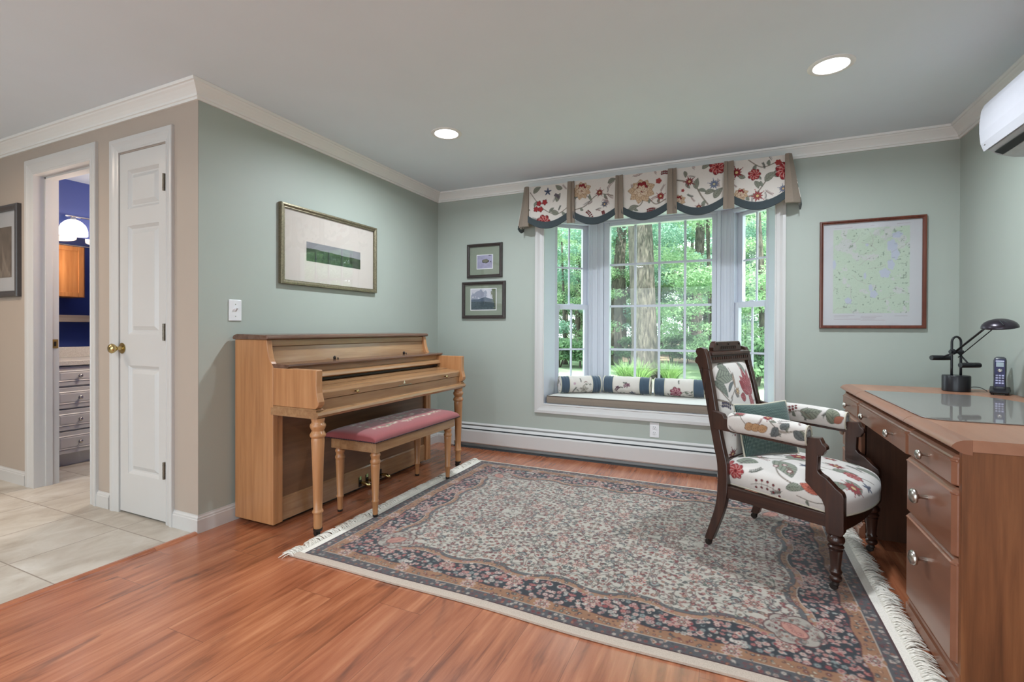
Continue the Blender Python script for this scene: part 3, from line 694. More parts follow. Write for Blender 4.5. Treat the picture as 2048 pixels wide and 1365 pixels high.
oak = tree('oak_tree', 'thick oak trunk standing in the grass clumps beyond the bay window', (bt.x, bt.y), 9.5, 0.42, 0.30, crown(rng, 26, 0, 0, 7.0, 10.5, 3.6) + crown(rng, 26, 1.5, -5.5, 8.0, 11.0, 6.5, (0.6, 1.2)), 27000, 0.12, M['leafA'], 2, (-0.45, 0.2), flare=1.75)  # second crown is added over the lawn, out of view, to dapple the sun
b2 = px(1226, 722, 21.0)
t2 = tree('oak_tree', 'pale forked trunk just left of the thick oak', (b2.x, b2.y), 8.0, 0.33, 0.16, crown(rng, 24, 0, 0, 4.6, 8.5, 3.0), 16000, 0.11, M['leafB'], 3, (0.5, 0), [([(0.15, 0, 2.4), (1.0, 0.1, 3.8), (2.0, 0.2, 5.4)], [0.09, 0.06, 0.03])], flare=1.3)
b3 = px(1245, 700, 27.0)
tree('birch_tree', 'slim grey trunk between the forked tree and the thick oak', (b3.x, b3.y), 11, 0.24, 0.14, crown(rng, 20, 0, 0, 6.0, 11, 3.2), 12000, 0.12, M['leafA'], 4, (-0.2, 0))
b4 = px(1392, 700, 25.0)
tree('oak_tree', 'dark trunk at the right edge of the middle window', (b4.x, b4.y), 10, 0.28, 0.18, crown(rng, 26, 0, 0, 4.0, 9.5, 3.6), 16000, 0.12, M['leafB'], 5, (0.3, 0), [([(0, 0, 3.0), (-0.8, 0, 4.3), (-1.7, 0.1, 5.2)], [0.07, 0.05, 0.02])])
# understory trees of the wood: three kinds, copied
protos = []
for kd, (mt, nn) in enumerate(((M['leafA'], 22000), (M['leafB'], 24000), (M['leafA'], 20000))):
    c_ = crown(rng, 34, 0, 0, 0.35 + 0.4 * kd, 8.5, 3.0, (0.6, 1.25))
    protos.append(tree('maple_tree', 'tmp', (0, 60 + 6 * kd), 7.5, 0.13 + 0.03 * kd, 0.05, c_, nn, 0.105, mt, 20 + kd, (0.3 * (kd - 1), 0), flat=0.9))
spots = []
for k in range(15): spots.append((-13.5 + k * 1.9 + rng.uniform(-0.6, 0.6), rng.uniform(24.5, 28), k))
for k in range(15): spots.append((-26 + k * 2.9 + rng.uniform(-0.8, 0.8), rng.uniform(31, 36), k + 1))
for k in range(11): spots.append((-34 + k * 4.6 + rng.uniform(-0.8, 0.8), rng.uniform(42, 48), k + 2))
for k in range(11): spots.append((8.5 + k * 2.3, 11.5 + k * 1.1 + rng.uniform(-0.8, 0.8), k))
for k in range(7): spots.append((16 + k * 4.0, 26 + k * 0.5 + rng.uniform(-0.8, 0.8), k + 1))
near = [(1130, 21, 0), (1530, 15.5, 2), (1425, 18, 0), (1565, 19, 1), (1075, 22, 1)]
for u_, t_, kk in near:
    p = px(u_, 700, t_); spots.append((p.x, p.y, kk))
def copy_tree(o, loc, rz, sc=1.0):
    r = o.copy(); COL.objects.link(r); r.location = loc; r.rotation_euler = (0, 0, rz); r.scale = (sc, sc, sc)
    for ch in list(o.children):
        c = ch.copy(); COL.objects.link(c); c.parent = r
    return r
used = [False] * 3
for i, (x, y, k) in enumerate(spots):
    k %= 3; sc = rng.uniform(0.85, 1.25)
    if y > 30: sc *= 1.25
    if y < 22: sc *= 0.8
    loc = (x, y, GZ)
    if not used[k]:
        o = protos[k]; o.location = loc; o.rotation_euler = (0, 0, rng.uniform(0, 6)); o.scale = (sc,) * 3; used[k] = True
    else: o = copy_tree(protos[k], loc, rng.uniform(0, 6), sc)
    o['label'] = 'leafy green understory tree in the woods beyond the lawn'; o['group'] = 'understory trees in the woods'
# shrubs along the edge of the wood
sp = None
for i in range(11):
    u_ = (1118, 1140, 1160, 1215, 1262, 1345, 1375, 1405, 1425, 1480, 1515)[i]; p = px(u_, 700, (19.5, 20, 19, 22, 20.5, 22, 21.5, 20.5, 19, 14, 13)[i])
    if sp is None:
        sp = thing('shrub', 'tmp', 'shrub', (p.x, p.y, GZ), local=True)
        obj('stem', MB().tube([(0, 0, 0), (0.05, 0, 0.7), (-0.1, 0.1, 1.2)], [0.04, 0.03, 0.015], 8).tube([(0.05, 0.05, 0), (0.3, 0.1, 0.9)], [0.03, 0.01], 6), M['bark'], sp)
        leaf_cloud('foliage', crown(rng, 9, 0, 0, 0.35, 1.1, 0.6, (0.35, 0.6)), 2600, 0.10, M['leafC'], sp, 77, 0.3); o = sp
    else: o = copy_tree(sp, (p.x, p.y, GZ), rng.uniform(0, 6), rng.uniform(0.6, 1.25))
    o['label'] = 'low dark green shrub at the edge of the woods'; o['group'] = 'shrubs at the edge of the woods'
# grass clumps round the oak
def clump(loc, label, seed, n=300, L=0.95):
    g = random.Random(seed); mb = MB()
    for k in range(n):
        a = g.uniform(0, 2 * PI); r0 = g.uniform(0, 0.22); l = L * g.uniform(0.6, 1.1); out = g.uniform(0.25, 0.8) * l; wd = 0.011
        x, y = math.cos(a) * r0, math.sin(a) * r0; dx, dy = math.cos(a), math.sin(a); pr = []
        for j in range(5):
            t = j / 4; pr.append((x + dx * out * t, y + dy * out * t, l * (0.95 * t - 0.55 * t * t * (out / l) * 1.4)))
        v = []
        for j, p in enumerate(pr):
            ww = wd * (1 - j / 4.2); v += [(p[0] - dy * ww, p[1] + dx * ww, p[2]), (p[0] + dy * ww, p[1] - dx * ww, p[2])]
        mb.add(v, [(2 * j, 2 * j + 1, 2 * j + 3, 2 * j + 2) for j in range(4)])
    o = obj('ornamental_grass', mb, M['blade']); o.location = loc
    return tag(o, label, 'grass', 'grass clumps round the oak')
for i, (u_, t_, lab) in enumerate(((1252, 14.6, 'arching grass clump left of the oak trunk'), (1278, 14.2, 'arching grass clump in front of the oak trunk'), (1340, 14.6, 'arching grass clump right of the oak trunk'))):
    p = px(u_, 755, t_); clump((p.x, p.y, GZ), lab, 40 + i)
# wire fence far across the clearing
fp = px(1350, 668, 30); fr = thing('fence', 'low dark rail fence in the far sunlit clearing', 'fence', (fp.x, fp.y, GZ), local=True)
for k in range(7): obj('post', MB().tube([(-3 + k * 1.0, 0, 0), (-3 + k * 1.0, 0, 1.15)], 0.04, 6), M['iron'], fr)
obj('rail', MB().tube([(-3.1, 0, 0.95), (3.1, 0, 0.95)], 0.025, 6).tube([(-3.1, 0, 0.4), (3.1, 0, 0.4)], 0.02, 6), M['iron'], fr)

# ================================================================== FITTINGS
def down(loc, label, warm=False):  # also builds the fittings of the added unseen lights
    t = thing('recessed_light', label, 'ceiling light', (loc[0], loc[1], ZCEIL), 0, 'recessed ceiling lights', local=True)
    obj('trim_ring', MB().lathe([(0.074, 0.0), (0.098, 0.0), (0.098, -0.003), (0.090, -0.006), (0.076, -0.006), (0.074, -0.003)], (0, 0, 0), 40), M['crown'], t, smooth=True, auto=40)
    obj('lens', MB().lathe([(0.001, -0.0005), (0.0735, -0.0005), (0.0735, -0.0045), (0.001, -0.005)][::-1], (0, 0, 0), 40), emis('led_lens', (1.0, 0.86, 0.7) if warm else (1, 0.98, 1.0), 9.0), t, smooth=True, auto=40)
down(LIGHTS[0], 'round recessed ceiling light nearer the piano corner')
down(LIGHTS[1], 'round recessed ceiling light above the armchair and desk')
for q, s_ in zip(REAR_ADDED, ('right', 'left')): down(q, 'added fill light in a round recessed fitting behind the camera, on the %s side of the room' % s_)
for q, s_ in zip(HALL_ADDED, ('nearer the closet door', 'nearer the far left wall')): down(q, 'warm recessed ceiling light added out of view over the tiled hall, %s' % s_, True)

# light switch on the left wall
t = thing('light_switch', 'white toggle light switch plate above the left end of the piano', 'light switch', (0, -2.045, 1.165))
obj('switch_plate', MB().box(0, 0.006, -2.083, -2.008, 1.106, 1.224), M['plas'], t, bevel=0.003)
obj('toggle', MB().prism([(0.006, 1.158), (0.006, 1.176), (0.020, 1.182), (0.021, 1.176)], 'y', -2.050, -2.040), M['plas'], t)
obj('screw', MB().lathe([(0.003, 0.006), (0.003, 0.0072), (0.001, 0.0075)], (0, -2.045, 1.198), 10, 'x'), M['nickel'], t)
obj('screw', MB().lathe([(0.003, 0.006), (0.003, 0.0072), (0.001, 0.0075)], (0, -2.045, 1.132), 10, 'x'), M['nickel'], t)
# outlet under the window
t = thing('wall_outlet', 'white double socket outlet on the wall below the bay window', 'outlet', (1.98, 0, 0.29))
obj('outlet_plate', MB().box(1.945, 2.015, -0.005, 0, 0.232, 0.347), M['plas'], t, bevel=0.003)
for zc in (0.310, 0.268):
    s_ = obj('socket', MB().lathe([(0.016, -0.0045), (0.016, -0.0075), (0.015, -0.008)][::-1], (1.98, 0, zc), 24, 'y'), M['plas'], t)
    obj('slot', MB().box(1.973, 1.975, -0.0088, -0.0078, zc - 0.002, zc + 0.008).box(1.985, 1.987, -0.0088, -0.0078, zc - 0.002, zc + 0.008).box(1.978, 1.982, -0.0088, -0.0078, zc - 0.010, zc - 0.006), M['darkslot'], s_)

# baseboard heater along the window wall
t = thing('baseboard_heater', 'long white baseboard heater with dark slots under the bay window', 'heater', (1.6, 0, 0))
hx0, hx1 = 0.165, 3.02
obj('back_panel', MB().prism([(-0.001, 0.0), (-0.001, 0.216), (-0.006, 0.218), (-0.018, 0.205), (-0.018, 0.201), (-0.006, 0.208), (-0.006, 0.0)], 'x', hx0, hx1), M['trim'], t)
obj('fin_element', MB().box(hx0 + 0.06, hx1 - 0.03, -0.045, -0.007, 0.035, 0.172), M['darkslot'], t)
obj('front_panel', MB().prism([(-0.057, 0.040), (-0.062, 0.050), (-0.062, 0.150), (-0.057, 0.163), (-0.054, 0.163), (-0.057, 0.150), (-0.057, 0.052), (-0.053, 0.040)], 'x', hx0 + 0.05, hx1), M['trim'], t)
obj('damper', MB().prism([(-0.046, 0.172), (-0.026, 0.192), (-0.024, 0.190), (-0.044, 0.170)], 'x', hx0 + 0.05, hx1), M['trim'], t)
obj('end_cap', MB().prism([(0, 0), (0, 0.218), (-0.020, 0.214), (-0.062, 0.168), (-0.064, 0.012), (-0.060, 0.012), (-0.058, 0.0)], 'x', hx0, hx0 + 0.052), M['trim'], t, bevel=0.002)
obj('bottom_gap_shade', MB().prism([(-0.044, 0.0), (-0.044, 0.012), (-0.064, 0.010), (-0.066, 0.0)], 'x', hx0 + 0.05, hx1), M['darkslot'], t)  # dark-coloured strip stands in for the shade of the floor gap

# wall-mounted heat pump
M['acw'] = plain('ac_plastic', (180, 179, 186), 0.35, var=0.01)
t = thing('air_conditioner', 'white wall-mounted air conditioner high on the right wall', 'air conditioner', (RW, -1.25, 2.0))
ya, yb = -1.68, -0.852
cs = [(RW, 2.135), (3.628, 2.135), (3.608, 2.128), (3.597, 2.100), (3.592, 2.05), (3.592, 2.00), (3.597, 1.95), (3.607, 1.918), (3.640, 1.892), (3.70, 1.872), (RW, 1.862)]
obj('casing', MB().prism([(a + 0.010 if a < RW else a, b) for a, b in cs], 'y', ya, yb), M['acw'], t, bevel=0.003)
obj('front_cover', MB().prism([(3.628, 2.140), (3.604, 2.134), (3.592, 2.105), (3.586, 2.05), (3.586, 2.00), (3.591, 1.95), (3.603, 1.915), (3.611, 1.917), (3.600, 1.95), (3.594, 2.0), (3.594, 2.05), (3.600, 2.10), (3.612, 2.124)], 'y', ya - 0.004, yb + 0.004), M['acw'], t)
obj('air_outlet', MB().prism([(3.630, 1.9005), (3.631, 1.8975), (3.659, 1.8835), (3.662, 1.8870)], 'y', ya + 0.05, yb - 0.028), plain('black_outlet', (22, 22, 24), 0.6), t)
obj('louver', MB().prism([(3.664, 1.8850), (3.690, 1.8735), (3.720, 1.8655), (3.722, 1.8690), (3.692, 1.8780)], 'y', ya + 0.02, yb - 0.02), plain('grey_louver', (176, 178, 180), 0.4), t)
obj('air_outlet', MB().prism([(3.726, 1.8722), (3.727, 1.8680), (3.758, 1.8640), (3.760, 1.8680)], 'y', ya + 0.05, yb - 0.11), plain('black_outlet', (22, 22, 24), 0.6), t)
obj('badge', MB().box(3.5945, 3.5962, -0.885, -0.872, 1.936, 1.942), M['nickel'], t)

# ---------------------------------------------------------------- pictures
def frame(name, label, cat, c0, c1, plane, pos, fw, fd, fmat, matw, matmat, art, parent_loc, inset=0.006, white=0.0, gl=True, fr_prof=None):
    """c0,c1: outer corners (h0,z0),(h1,z1) on a wall. plane 'x+': wall x=pos facing +x; 'y-': wall y=pos facing -y. art: canvas"""
    def P(h, d, z_): return (pos + d, h, z_) if plane == 'x+' else (h, pos - d, z_)
    r = thing(name, label, cat, parent_loc)
    (h0, z0), (h1, z1) = c0, c1
    prof = fr_prof or [(0, 0.0), (0, 0.75), (0.1, 0.95), (0.45, 1.0), (0.7, 0.8), (0.85, 0.7), (1, 0.72), (1, 0.3)]
    rings = []
    for (sx, sz) in ((0, 0), (1, 0), (1, 1), (0, 1), (0, 0)):
        ring = []
        for a, d in prof:
            i = a * fw; ring.append(P((h0 + i) if sx == 0 else (h1 - i), d * fd, (z0 + i) if sz == 0 else (z1 - i)))
        rings.append(ring)
    mb = MB(); n = len(prof)
    v = [p for q in rings for p in q]
    fs = [(i * n + k, i * n + k + 1, (i + 1) * n + k + 1, (i + 1) * n + k) for i in range(4) for k in range(n - 1)]
    mb.add(v, fs); obj('frame', mb, fmat, r)
    def slab(a0, b0, a1, b1, d0, d1):
        p, q = P(a0, d0, b0), P(a1, d1, b1); return MB().box(p[0], q[0], p[1], q[1], p[2], q[2])
    i = fw * 0.9
    obj('backing', slab(h0 + i, z0 + i, h1 - i, z1 - i, 0.001, fd * 0.28), matmat, r)
    d = fd * 0.28 + 0.0005
    ah0, az0, ah1, az1 = matw
    if white:
        obj('print_border', slab(ah0 - white, az0 - white, ah1 + white, az1 + white, d, d + 0.0008), M['plas'], r); d += 0.001
    nu, nv = art.W, art.H
    U, Vv = np.meshgrid(np.linspace(0, 1, nu), np.linspace(0, 1, nv), indexing='ij')
    H_ = ah0 + U * (ah1 - ah0); Z_ = az0 + Vv * (az1 - az0)
    if plane == 'x+': G = np.stack([np.full_like(H_, pos + d), H_, Z_], -1)
    else: G = np.stack([H_, np.full_like(H_, pos - d), Z_], -1)
    grid_obj('print', G, art.sample(U * art.w, Vv * art.h), M['print'], r)
    if gl: obj('glass_pane', slab(h0 + i, z0 + i, h1 - i, z1 - i, fd * 0.6, fd * 0.6 + 0.001), M['pglass'], r)
    return r
def np_noise(W_, H_, sc, seed, octv=4):
    g = np.random.default_rng(seed); out = np.zeros((H_, W_)); amp = 1; tot = 0
    for o in range(octv):
        k = max(2, int(sc * 2 ** o)); base = g.random((k + 2, k + 2)); x = np.linspace(0, k, W_); y = np.linspace(0, k, H_)
        i = np.minimum(x.astype(int), k); j = np.minimum(y.astype(int), k); fx = (x - i)[None, :]; fy = (y - j)[:, None]
        fx = fx * fx * (3 - 2 * fx); fy = fy * fy * (3 - 2 * fy); i2 = i + 1; j2 = j + 1
        out += amp * ((base[np.ix_(j, i)] * (1 - fx) + base[np.ix_(j, i2)] * fx) * (1 - fy) + (base[np.ix_(j2, i)] * (1 - fx) + base[np.ix_(j2, i2)] * fx) * fy)
        tot += amp; amp *= 0.55
    return out / tot
def lerp(a, b, t): return a * (1 - t) + b * t
# large landscape on the left wall
c = Canvas(0.51, 0.13, 0.002, (60, 66, 60)); n1 = np_noise(c.W, c.H, 6, 1); yy = np.linspace(0, 1, c.H)[:, None]; xx = np.linspace(0, 1, c.W)[None, :]
hor = 0.62 - 0.1 * xx + 0.1 * n1
sky = (yy > hor)[..., None]; dk = np.array(sl((40, 52, 40))); lt_ = np.array(sl((86, 110, 74)))
land = dk + (lt_ - dk) * n1[..., None] ** 2; c.a[:] = np.where(sky, np.array(sl((158, 158, 162))) * (0.8 + 0.2 * n1[..., None]), land)
M['mat_w'] = plain('cream_mount', (208, 198, 190), 0.9, var=0.01, nscale=50)
M['goldf'] = plain('antique_silver_gilt', (126, 118, 96), 0.4, metal=0.55, var=0.3, nscale=120, bump=0.3)
frame('framed_picture', 'wide antique gilt frame with dark landscape print and broad cream mount above the piano', 'picture', (-1.760, 1.340), (-0.890, 1.840), 'x+', 0.0, 0.027, 0.030, M['goldf'],
      (-1.555, 1.505, -1.055, 1.630), M['mat_w'], c, (0, -1.32, 1.59))
M['blkf'] = plain('black_wood_frame', (56, 48, 46), 0.35, var=0.15, nscale=60)
M['mat_g'] = plain('sage_mount', (132, 140, 124), 0.9, var=0.02, nscale=50)
M['mat_s'] = plain('pale_mount', (196, 198, 202), 0.9, var=0.01, nscale=50)
c = Canvas(0.165, 0.125, 0.001, (172, 168, 196)); n1 = np_noise(c.W, c.H, 5, 2); c.a *= (0.8 + 0.4 * n1[..., None])
c.polar(0.09, 0.068, 0.040, (70, 70, 66), 5, 0.15, 0, 0.5); c.polar(0.088, 0.071, 0.032, (128, 128, 110), 6, 0.2, 1, 0.5); c.polar(0.147, 0.062, 0.006, (80, 78, 90)); c.leaf(0.12, 0.121, 0.04, 0.003, 0, (50, 48, 60))
frame('framed_photograph', 'small black frame with grey-green mount and photo of a rock in pale water', 'picture', (0.322, 1.527), (0.676, 1.832), 'y-', 0.0, 0.027, 0.024, M['blkf'],
      (0.424, 1.610, 0.577, 1.728), M['mat_g'], c, (0.5, 0, 1.68), white=0.006)
c = Canvas(0.25, 0.19, 0.001, (200, 200, 214)); n1 = np_noise(c.W, c.H, 4, 3); n2 = np_noise(c.W, c.H, 22, 4); yy = np.linspace(0, 1, c.H)[:, None]; xx = np.linspace(0, 1, c.W)[None, :]
c.a[:] = np.where((n1 > 0.52)[..., None], np.array(sl((214, 212, 222))), np.array(sl((160, 164, 182))))
hill = 0.5 + 0.1 * np.exp(-((xx - 0.55) / 0.16) ** 2) + 0.02 * n1
c.a[:] = np.where((yy < hill)[..., None], np.array(sl((92, 106, 124))) * (0.8 + 0.3 * n2[..., None]), c.a)
c.a[:] = np.where((yy < 0.36 + 0.06 * n1)[..., None], np.array(sl((70, 84, 92))) * (0.5 + 1.0 * n2[..., None]), c.a)
c.a[:] = np.where((xx + 0.25 * n2 * (1 + 0 * yy) > 0.97 + 0.1 * (yy < 0.4))[..., None], np.array(sl((96, 104, 76))) * (0.5 + n2[..., None]), c.a)
frame('framed_photograph', 'black frame with grey-green mount and photo of a blue mountain under clouds', 'picture', (0.272, 1.160), (0.708, 1.492), 'y-', 0.0, 0.029, 0.026, M['blkf'],
      (0.362, 1.240, 0.612, 1.425), M['mat_g'], c, (0.49, 0, 1.33), white=0.007)
# topographic map
c = Canvas(0.52, 0.665, 0.0018, (206, 206, 210)); n1 = np_noise(c.W, c.H, 9, 8, 5); n2 = np_noise(c.W, c.H, 40, 9, 3)
X, Y = np.meshgrid(np.linspace(0, 1, c.W), np.linspace(0, 1, c.H)); ins = (X > 0.105) & (X < 0.885) & (Y > 0.115) & (Y < 0.945)
c.a[ins] = np.array(sl((196, 212, 192))); c.a[ins & (n1 > 0.62)] = np.array(sl((206, 208, 206)))
cont = ins & (np.abs((n1 * 16) % 1 - 0.5) < 0.055); c.a[cont] = np.array(sl((186, 200, 180)))
c.a[ins & (n2 > 0.735)] = np.array(sl((150, 164, 148)))
def lake(pts):
    for (x, y, r, asp, rot) in pts: c.polar(x * 0.52, y * 0.665, r, (192, 198, 214), 5, 0.25, rot, asp, rot)
lake([(0.76, 0.86, 0.03, 0.7, 0.2), (0.71, 0.76, 0.028, 1.5, 0.1), (0.74, 0.68, 0.024, 1.7, 0), (0.70, 0.58, 0.02, 1.8, 0.1), (0.64, 0.5, 0.03, 1.1, 0.4), (0.50, 0.36, 0.012, 2.2, 0.1), (0.53, 0.3, 0.022, 1.2, 0), (0.44, 0.48, 0.008, 3.0, 0), (0.12, 0.6, 0.010, 3.5, 0), (0.27, 0.24, 0.02, 1.2, 0.5), (0.46, 0.78, 0.01, 1, 0)])
rg = random.Random(4)
for k in range(44):
    x, y = rg.uniform(0.12, 0.86) * 0.52, rg.uniform(0.13, 0.93) * 0.665; c.stroke([(x, y), (x + rg.uniform(0.006, 0.016), y + rg.uniform(-0.002, 0.002))], 0.0016, (118, 126, 120))
for k in range(16):
    x, y = rg.uniform(0.15, 0.8) * 0.52, rg.uniform(0.15, 0.85) * 0.665; a = rg.uniform(0, 6.3); p = [(x, y)]
    for j in range(6): a += rg.uniform(-0.5, 0.5); x += 0.016 * math.cos(a); y += 0.016 * math.sin(a); p.append((min(max(x, 0.06), 0.45), min(max(y, 0.08), 0.62)))
    c.stroke(p, 0.0012, (176, 156, 160))
for (x, y, l) in ((0.12, 0.958, 0.12), (0.76, 0.966, 0.08), (0.12, 0.095, 0.14), (0.12, 0.082, 0.1), (0.4, 0.088, 0.14), (0.4, 0.074, 0.1), (0.42, 0.06, 0.08), (0.74, 0.09, 0.08), (0.5, 0.966, 0.02), (0.4, 0.05, 0.16), (0.12, 0.06, 0.18)):
    c.stroke([(x * 0.52, y * 0.665), (x * 0.52 + l * 0.8, y * 0.665)], 0.0018, (170, 150, 156))
M['redf'] = wood('reddish_walnut_frame', (70, 34, 26), (96, 50, 38), (116, 64, 48), 'z', 0.35, 60)
frame('framed_map', 'square red-brown frame with green topographic lake map above the desk', 'picture', (3.060, 1.078), (3.633, 1.797), 'y-', 0.0, 0.021, 0.026, M['redf'],
      (3.081, 1.099, 3.612, 1.776), M['mat_s'], c, (3.35, 0, 1.44))
# photo at the left edge
c = Canvas(0.26, 0.36, 0.002, (120, 108, 98)); n1 = np_noise(c.W, c.H, 5, 6); c.a *= (0.4 + 1.0 * n1[..., None])
for k in range(12):
    c.leaf(0.02 + 0.02 * k, 0.0, 0.15 + 0.1 * math.sin(k), 0.004, 1.4 + 0.05 * k, (176, 160, 146))
frame('framed_photograph', 'charcoal frame with white mount and brown photo cut by the left photo edge', 'picture', (-2.345, 1.275), (-1.857, 1.905), 'y-', -D, 0.040, 0.030, plain('charcoal_frame', (70, 68, 70), 0.35, var=0.05),
      (-2.235, 1.410, -1.972, 1.760), M['mat_s'], c, (-2.1, -D, 1.6))

# ---------------------------------------------------------------- bathroom behind the doorway
t = thing('vanity_cabinet', 'white vanity with stack of four drawers seen through the doorway', 'vanity', (-2.37, -1.6, 0))
vx = -2.10; obj('cabinet_body', MB().box(-2.645, vx - 0.02, -2.0, -0.9, 0.09, 0.775).box(-2.645, vx - 0.06, -2.0, -0.9, 0, 0.09), M['trim'], t)
for (a, b) in ((0.620, 0.766), (0.448, 0.606), (0.280, 0.436), (0.100, 0.268)):
    d = MB().box(vx - 0.019, vx, -1.995, -1.655, a, b); dr_ = obj('drawer', d, M['trim'], t, bevel=0.003)
    q = MB(); yA, yB_ = -1.995 + 0.035, -1.655 - 0.035
    def rg_(i, x): return [(x, yA + i, a + 0.03 + i), (x, yB_ - i, a + 0.03 + i), (x, yB_ - i, b - 0.03 - i), (x, yA + i, b - 0.03 - i)]
    q.loft([rg_(0, vx + 0.0005), rg_(0.006, vx + 0.005), rg_(0.012, vx + 0.002), rg_(0.02, vx + 0.005)]); obj('raised_panel', q, M['trim'], dr_)
    obj('knob', MB().lathe([(0.006, 0), (0.005, 0.012), (0.013, 0.018), (0.015, 0.024), (0.010, 0.031), (0.001, 0.032)], (vx + 0.004, -1.826, (a + b) / 2), 20, 'x'), M['nickel'], dr_, smooth=True)
M['speck'] = (lambda t_: (t_.set(col=t_.ramp(t_.noise(t_.coord(), 420, 2), [(0.35, sl((176, 170, 160))), (0.6, sl((216, 212, 204)))]), rough=0.35)))(NT('speckled_laminate'))
tag(obj('bathroom_countertop', MB().box(-2.645, vx + 0.02, -2.01, -0.89, 0.776, 0.812).box(-2.645, -2.625, -2.01, -0.89, 0.812, 0.900), M['speck'], bevel=0.003), 'speckled cream countertop with backsplash on the white vanity', 'countertop')
t = thing('bathroom_mirror', 'frameless wall mirror above the white vanity counter', 'mirror', (BX0, -1.5, 1.35))
obj('mirror_glass', MB().box(BX0 + 0.001, BX0 + 0.008, -1.748, -0.75, 0.903, 1.845), plain('mirror_silver', (225, 228, 228), 0.02, metal=1.0, var=0.0), t)
obj('bevel', MB().prism([(BX0 + 0.008, 1.770), (BX0 + 0.012, 1.775), (BX0 + 0.008, 1.845)], 'y', -1.748, -0.75), plain('mirror_edge', (214, 206, 196), 0.06, metal=1.0, var=0.0), t)
t = thing('vanity_light', 'chrome bar light with glowing white glass shades above the mirror', 'wall light', (BX0, -1.4, 2.0))
obj('bar', MB().tube([(BX0 + 0.10, -1.72, 2.005), (BX0 + 0.10, -0.95, 2.005)], 0.007, 10).tube([(BX0, -1.33, 2.005), (BX0 + 0.10, -1.33, 2.005)], 0.012, 10), M['chrome'], t, smooth=True, auto=50)
obj('back_plate', MB().lathe([(0.055, 0), (0.055, 0.008), (0.045, 0.014), (0.01, 0.016)], (BX0, -1.33, 2.005), 24, 'x'), M['chrome'], t, smooth=True, auto=50)
gw = emis('lit_opal_glass', (1.0, 0.94, 0.86), 2.0)
for ys in (-1.665, -1.395, -1.125):
    obj('socket', MB().lathe([(0.010, 0.0), (0.022, -0.012), (0.030, -0.030), (0.034, -0.034)][::-1], (BX0 + 0.10, ys, 2.002), 20), M['chrome'], t, smooth=True)
    obj('shade', MB().lathe([(0.030, -0.026), (0.055, -0.040), (0.080, -0.068), (0.093, -0.105), (0.096, -0.140), (0.094, -0.158), (0.050, -0.162), (0.002, -0.163)][::-1], (BX0 + 0.10, ys, 2.002), 30), gw, t, smooth=True, auto=50)
l = bpy.data.lights.new('bath_fill', 'POINT'); lo = bpy.data.objects.new('bath_fill', l); COL.objects.link(lo); lo.location = (-1.45, -1.45, 1.75); l.energy = 42; l.color = (1, 0.86, 0.7); l.shadow_soft_size = 0.15  # fill lamp added in mid-room to brighten the bathroom, apart from the shades
t = thing('wall_cabinet', 'oak wall cabinet seen reflected in the bathroom mirror', 'cabinet', (BX1, -1.3, 1.7))
obj('cabinet_body', MB().box(BX1 - 0.28, BX1 - 0.001, -1.50, -0.900, 1.400, 1.960), M['oak'], t)
for (a, b) in ((-1.497, -1.203), (-1.197, -0.915)):
    q = MB().box(BX1 - 0.300, BX1 - 0.281, a, a + 0.05, 1.403, 1.957).box(BX1 - 0.300, BX1 - 0.281, b - 0.05, b, 1.403, 1.957).box(BX1 - 0.300, BX1 - 0.281, a + 0.05, b - 0.05, 1.403, 1.453).box(BX1 - 0.300, BX1 - 0.281, a + 0.05, b - 0.05, 1.907, 1.957).box(BX1 - 0.291, BX1 - 0.281, a + 0.05, b - 0.05, 1.453, 1.907)
    obj('door', q, M['oak'], t, bevel=0.002)
tag(obj('wall_shelf', MB().box(BX1 - 0.16, BX1 - 0.001, -1.55, -0.70, 1.130, 1.205), wood('pale_oak', (150, 130, 118), (166, 146, 132), (178, 160, 146), 'y', 0.5), bevel=0.003), 'pale wooden shelf seen reflected in the bathroom mirror', 'shelf')

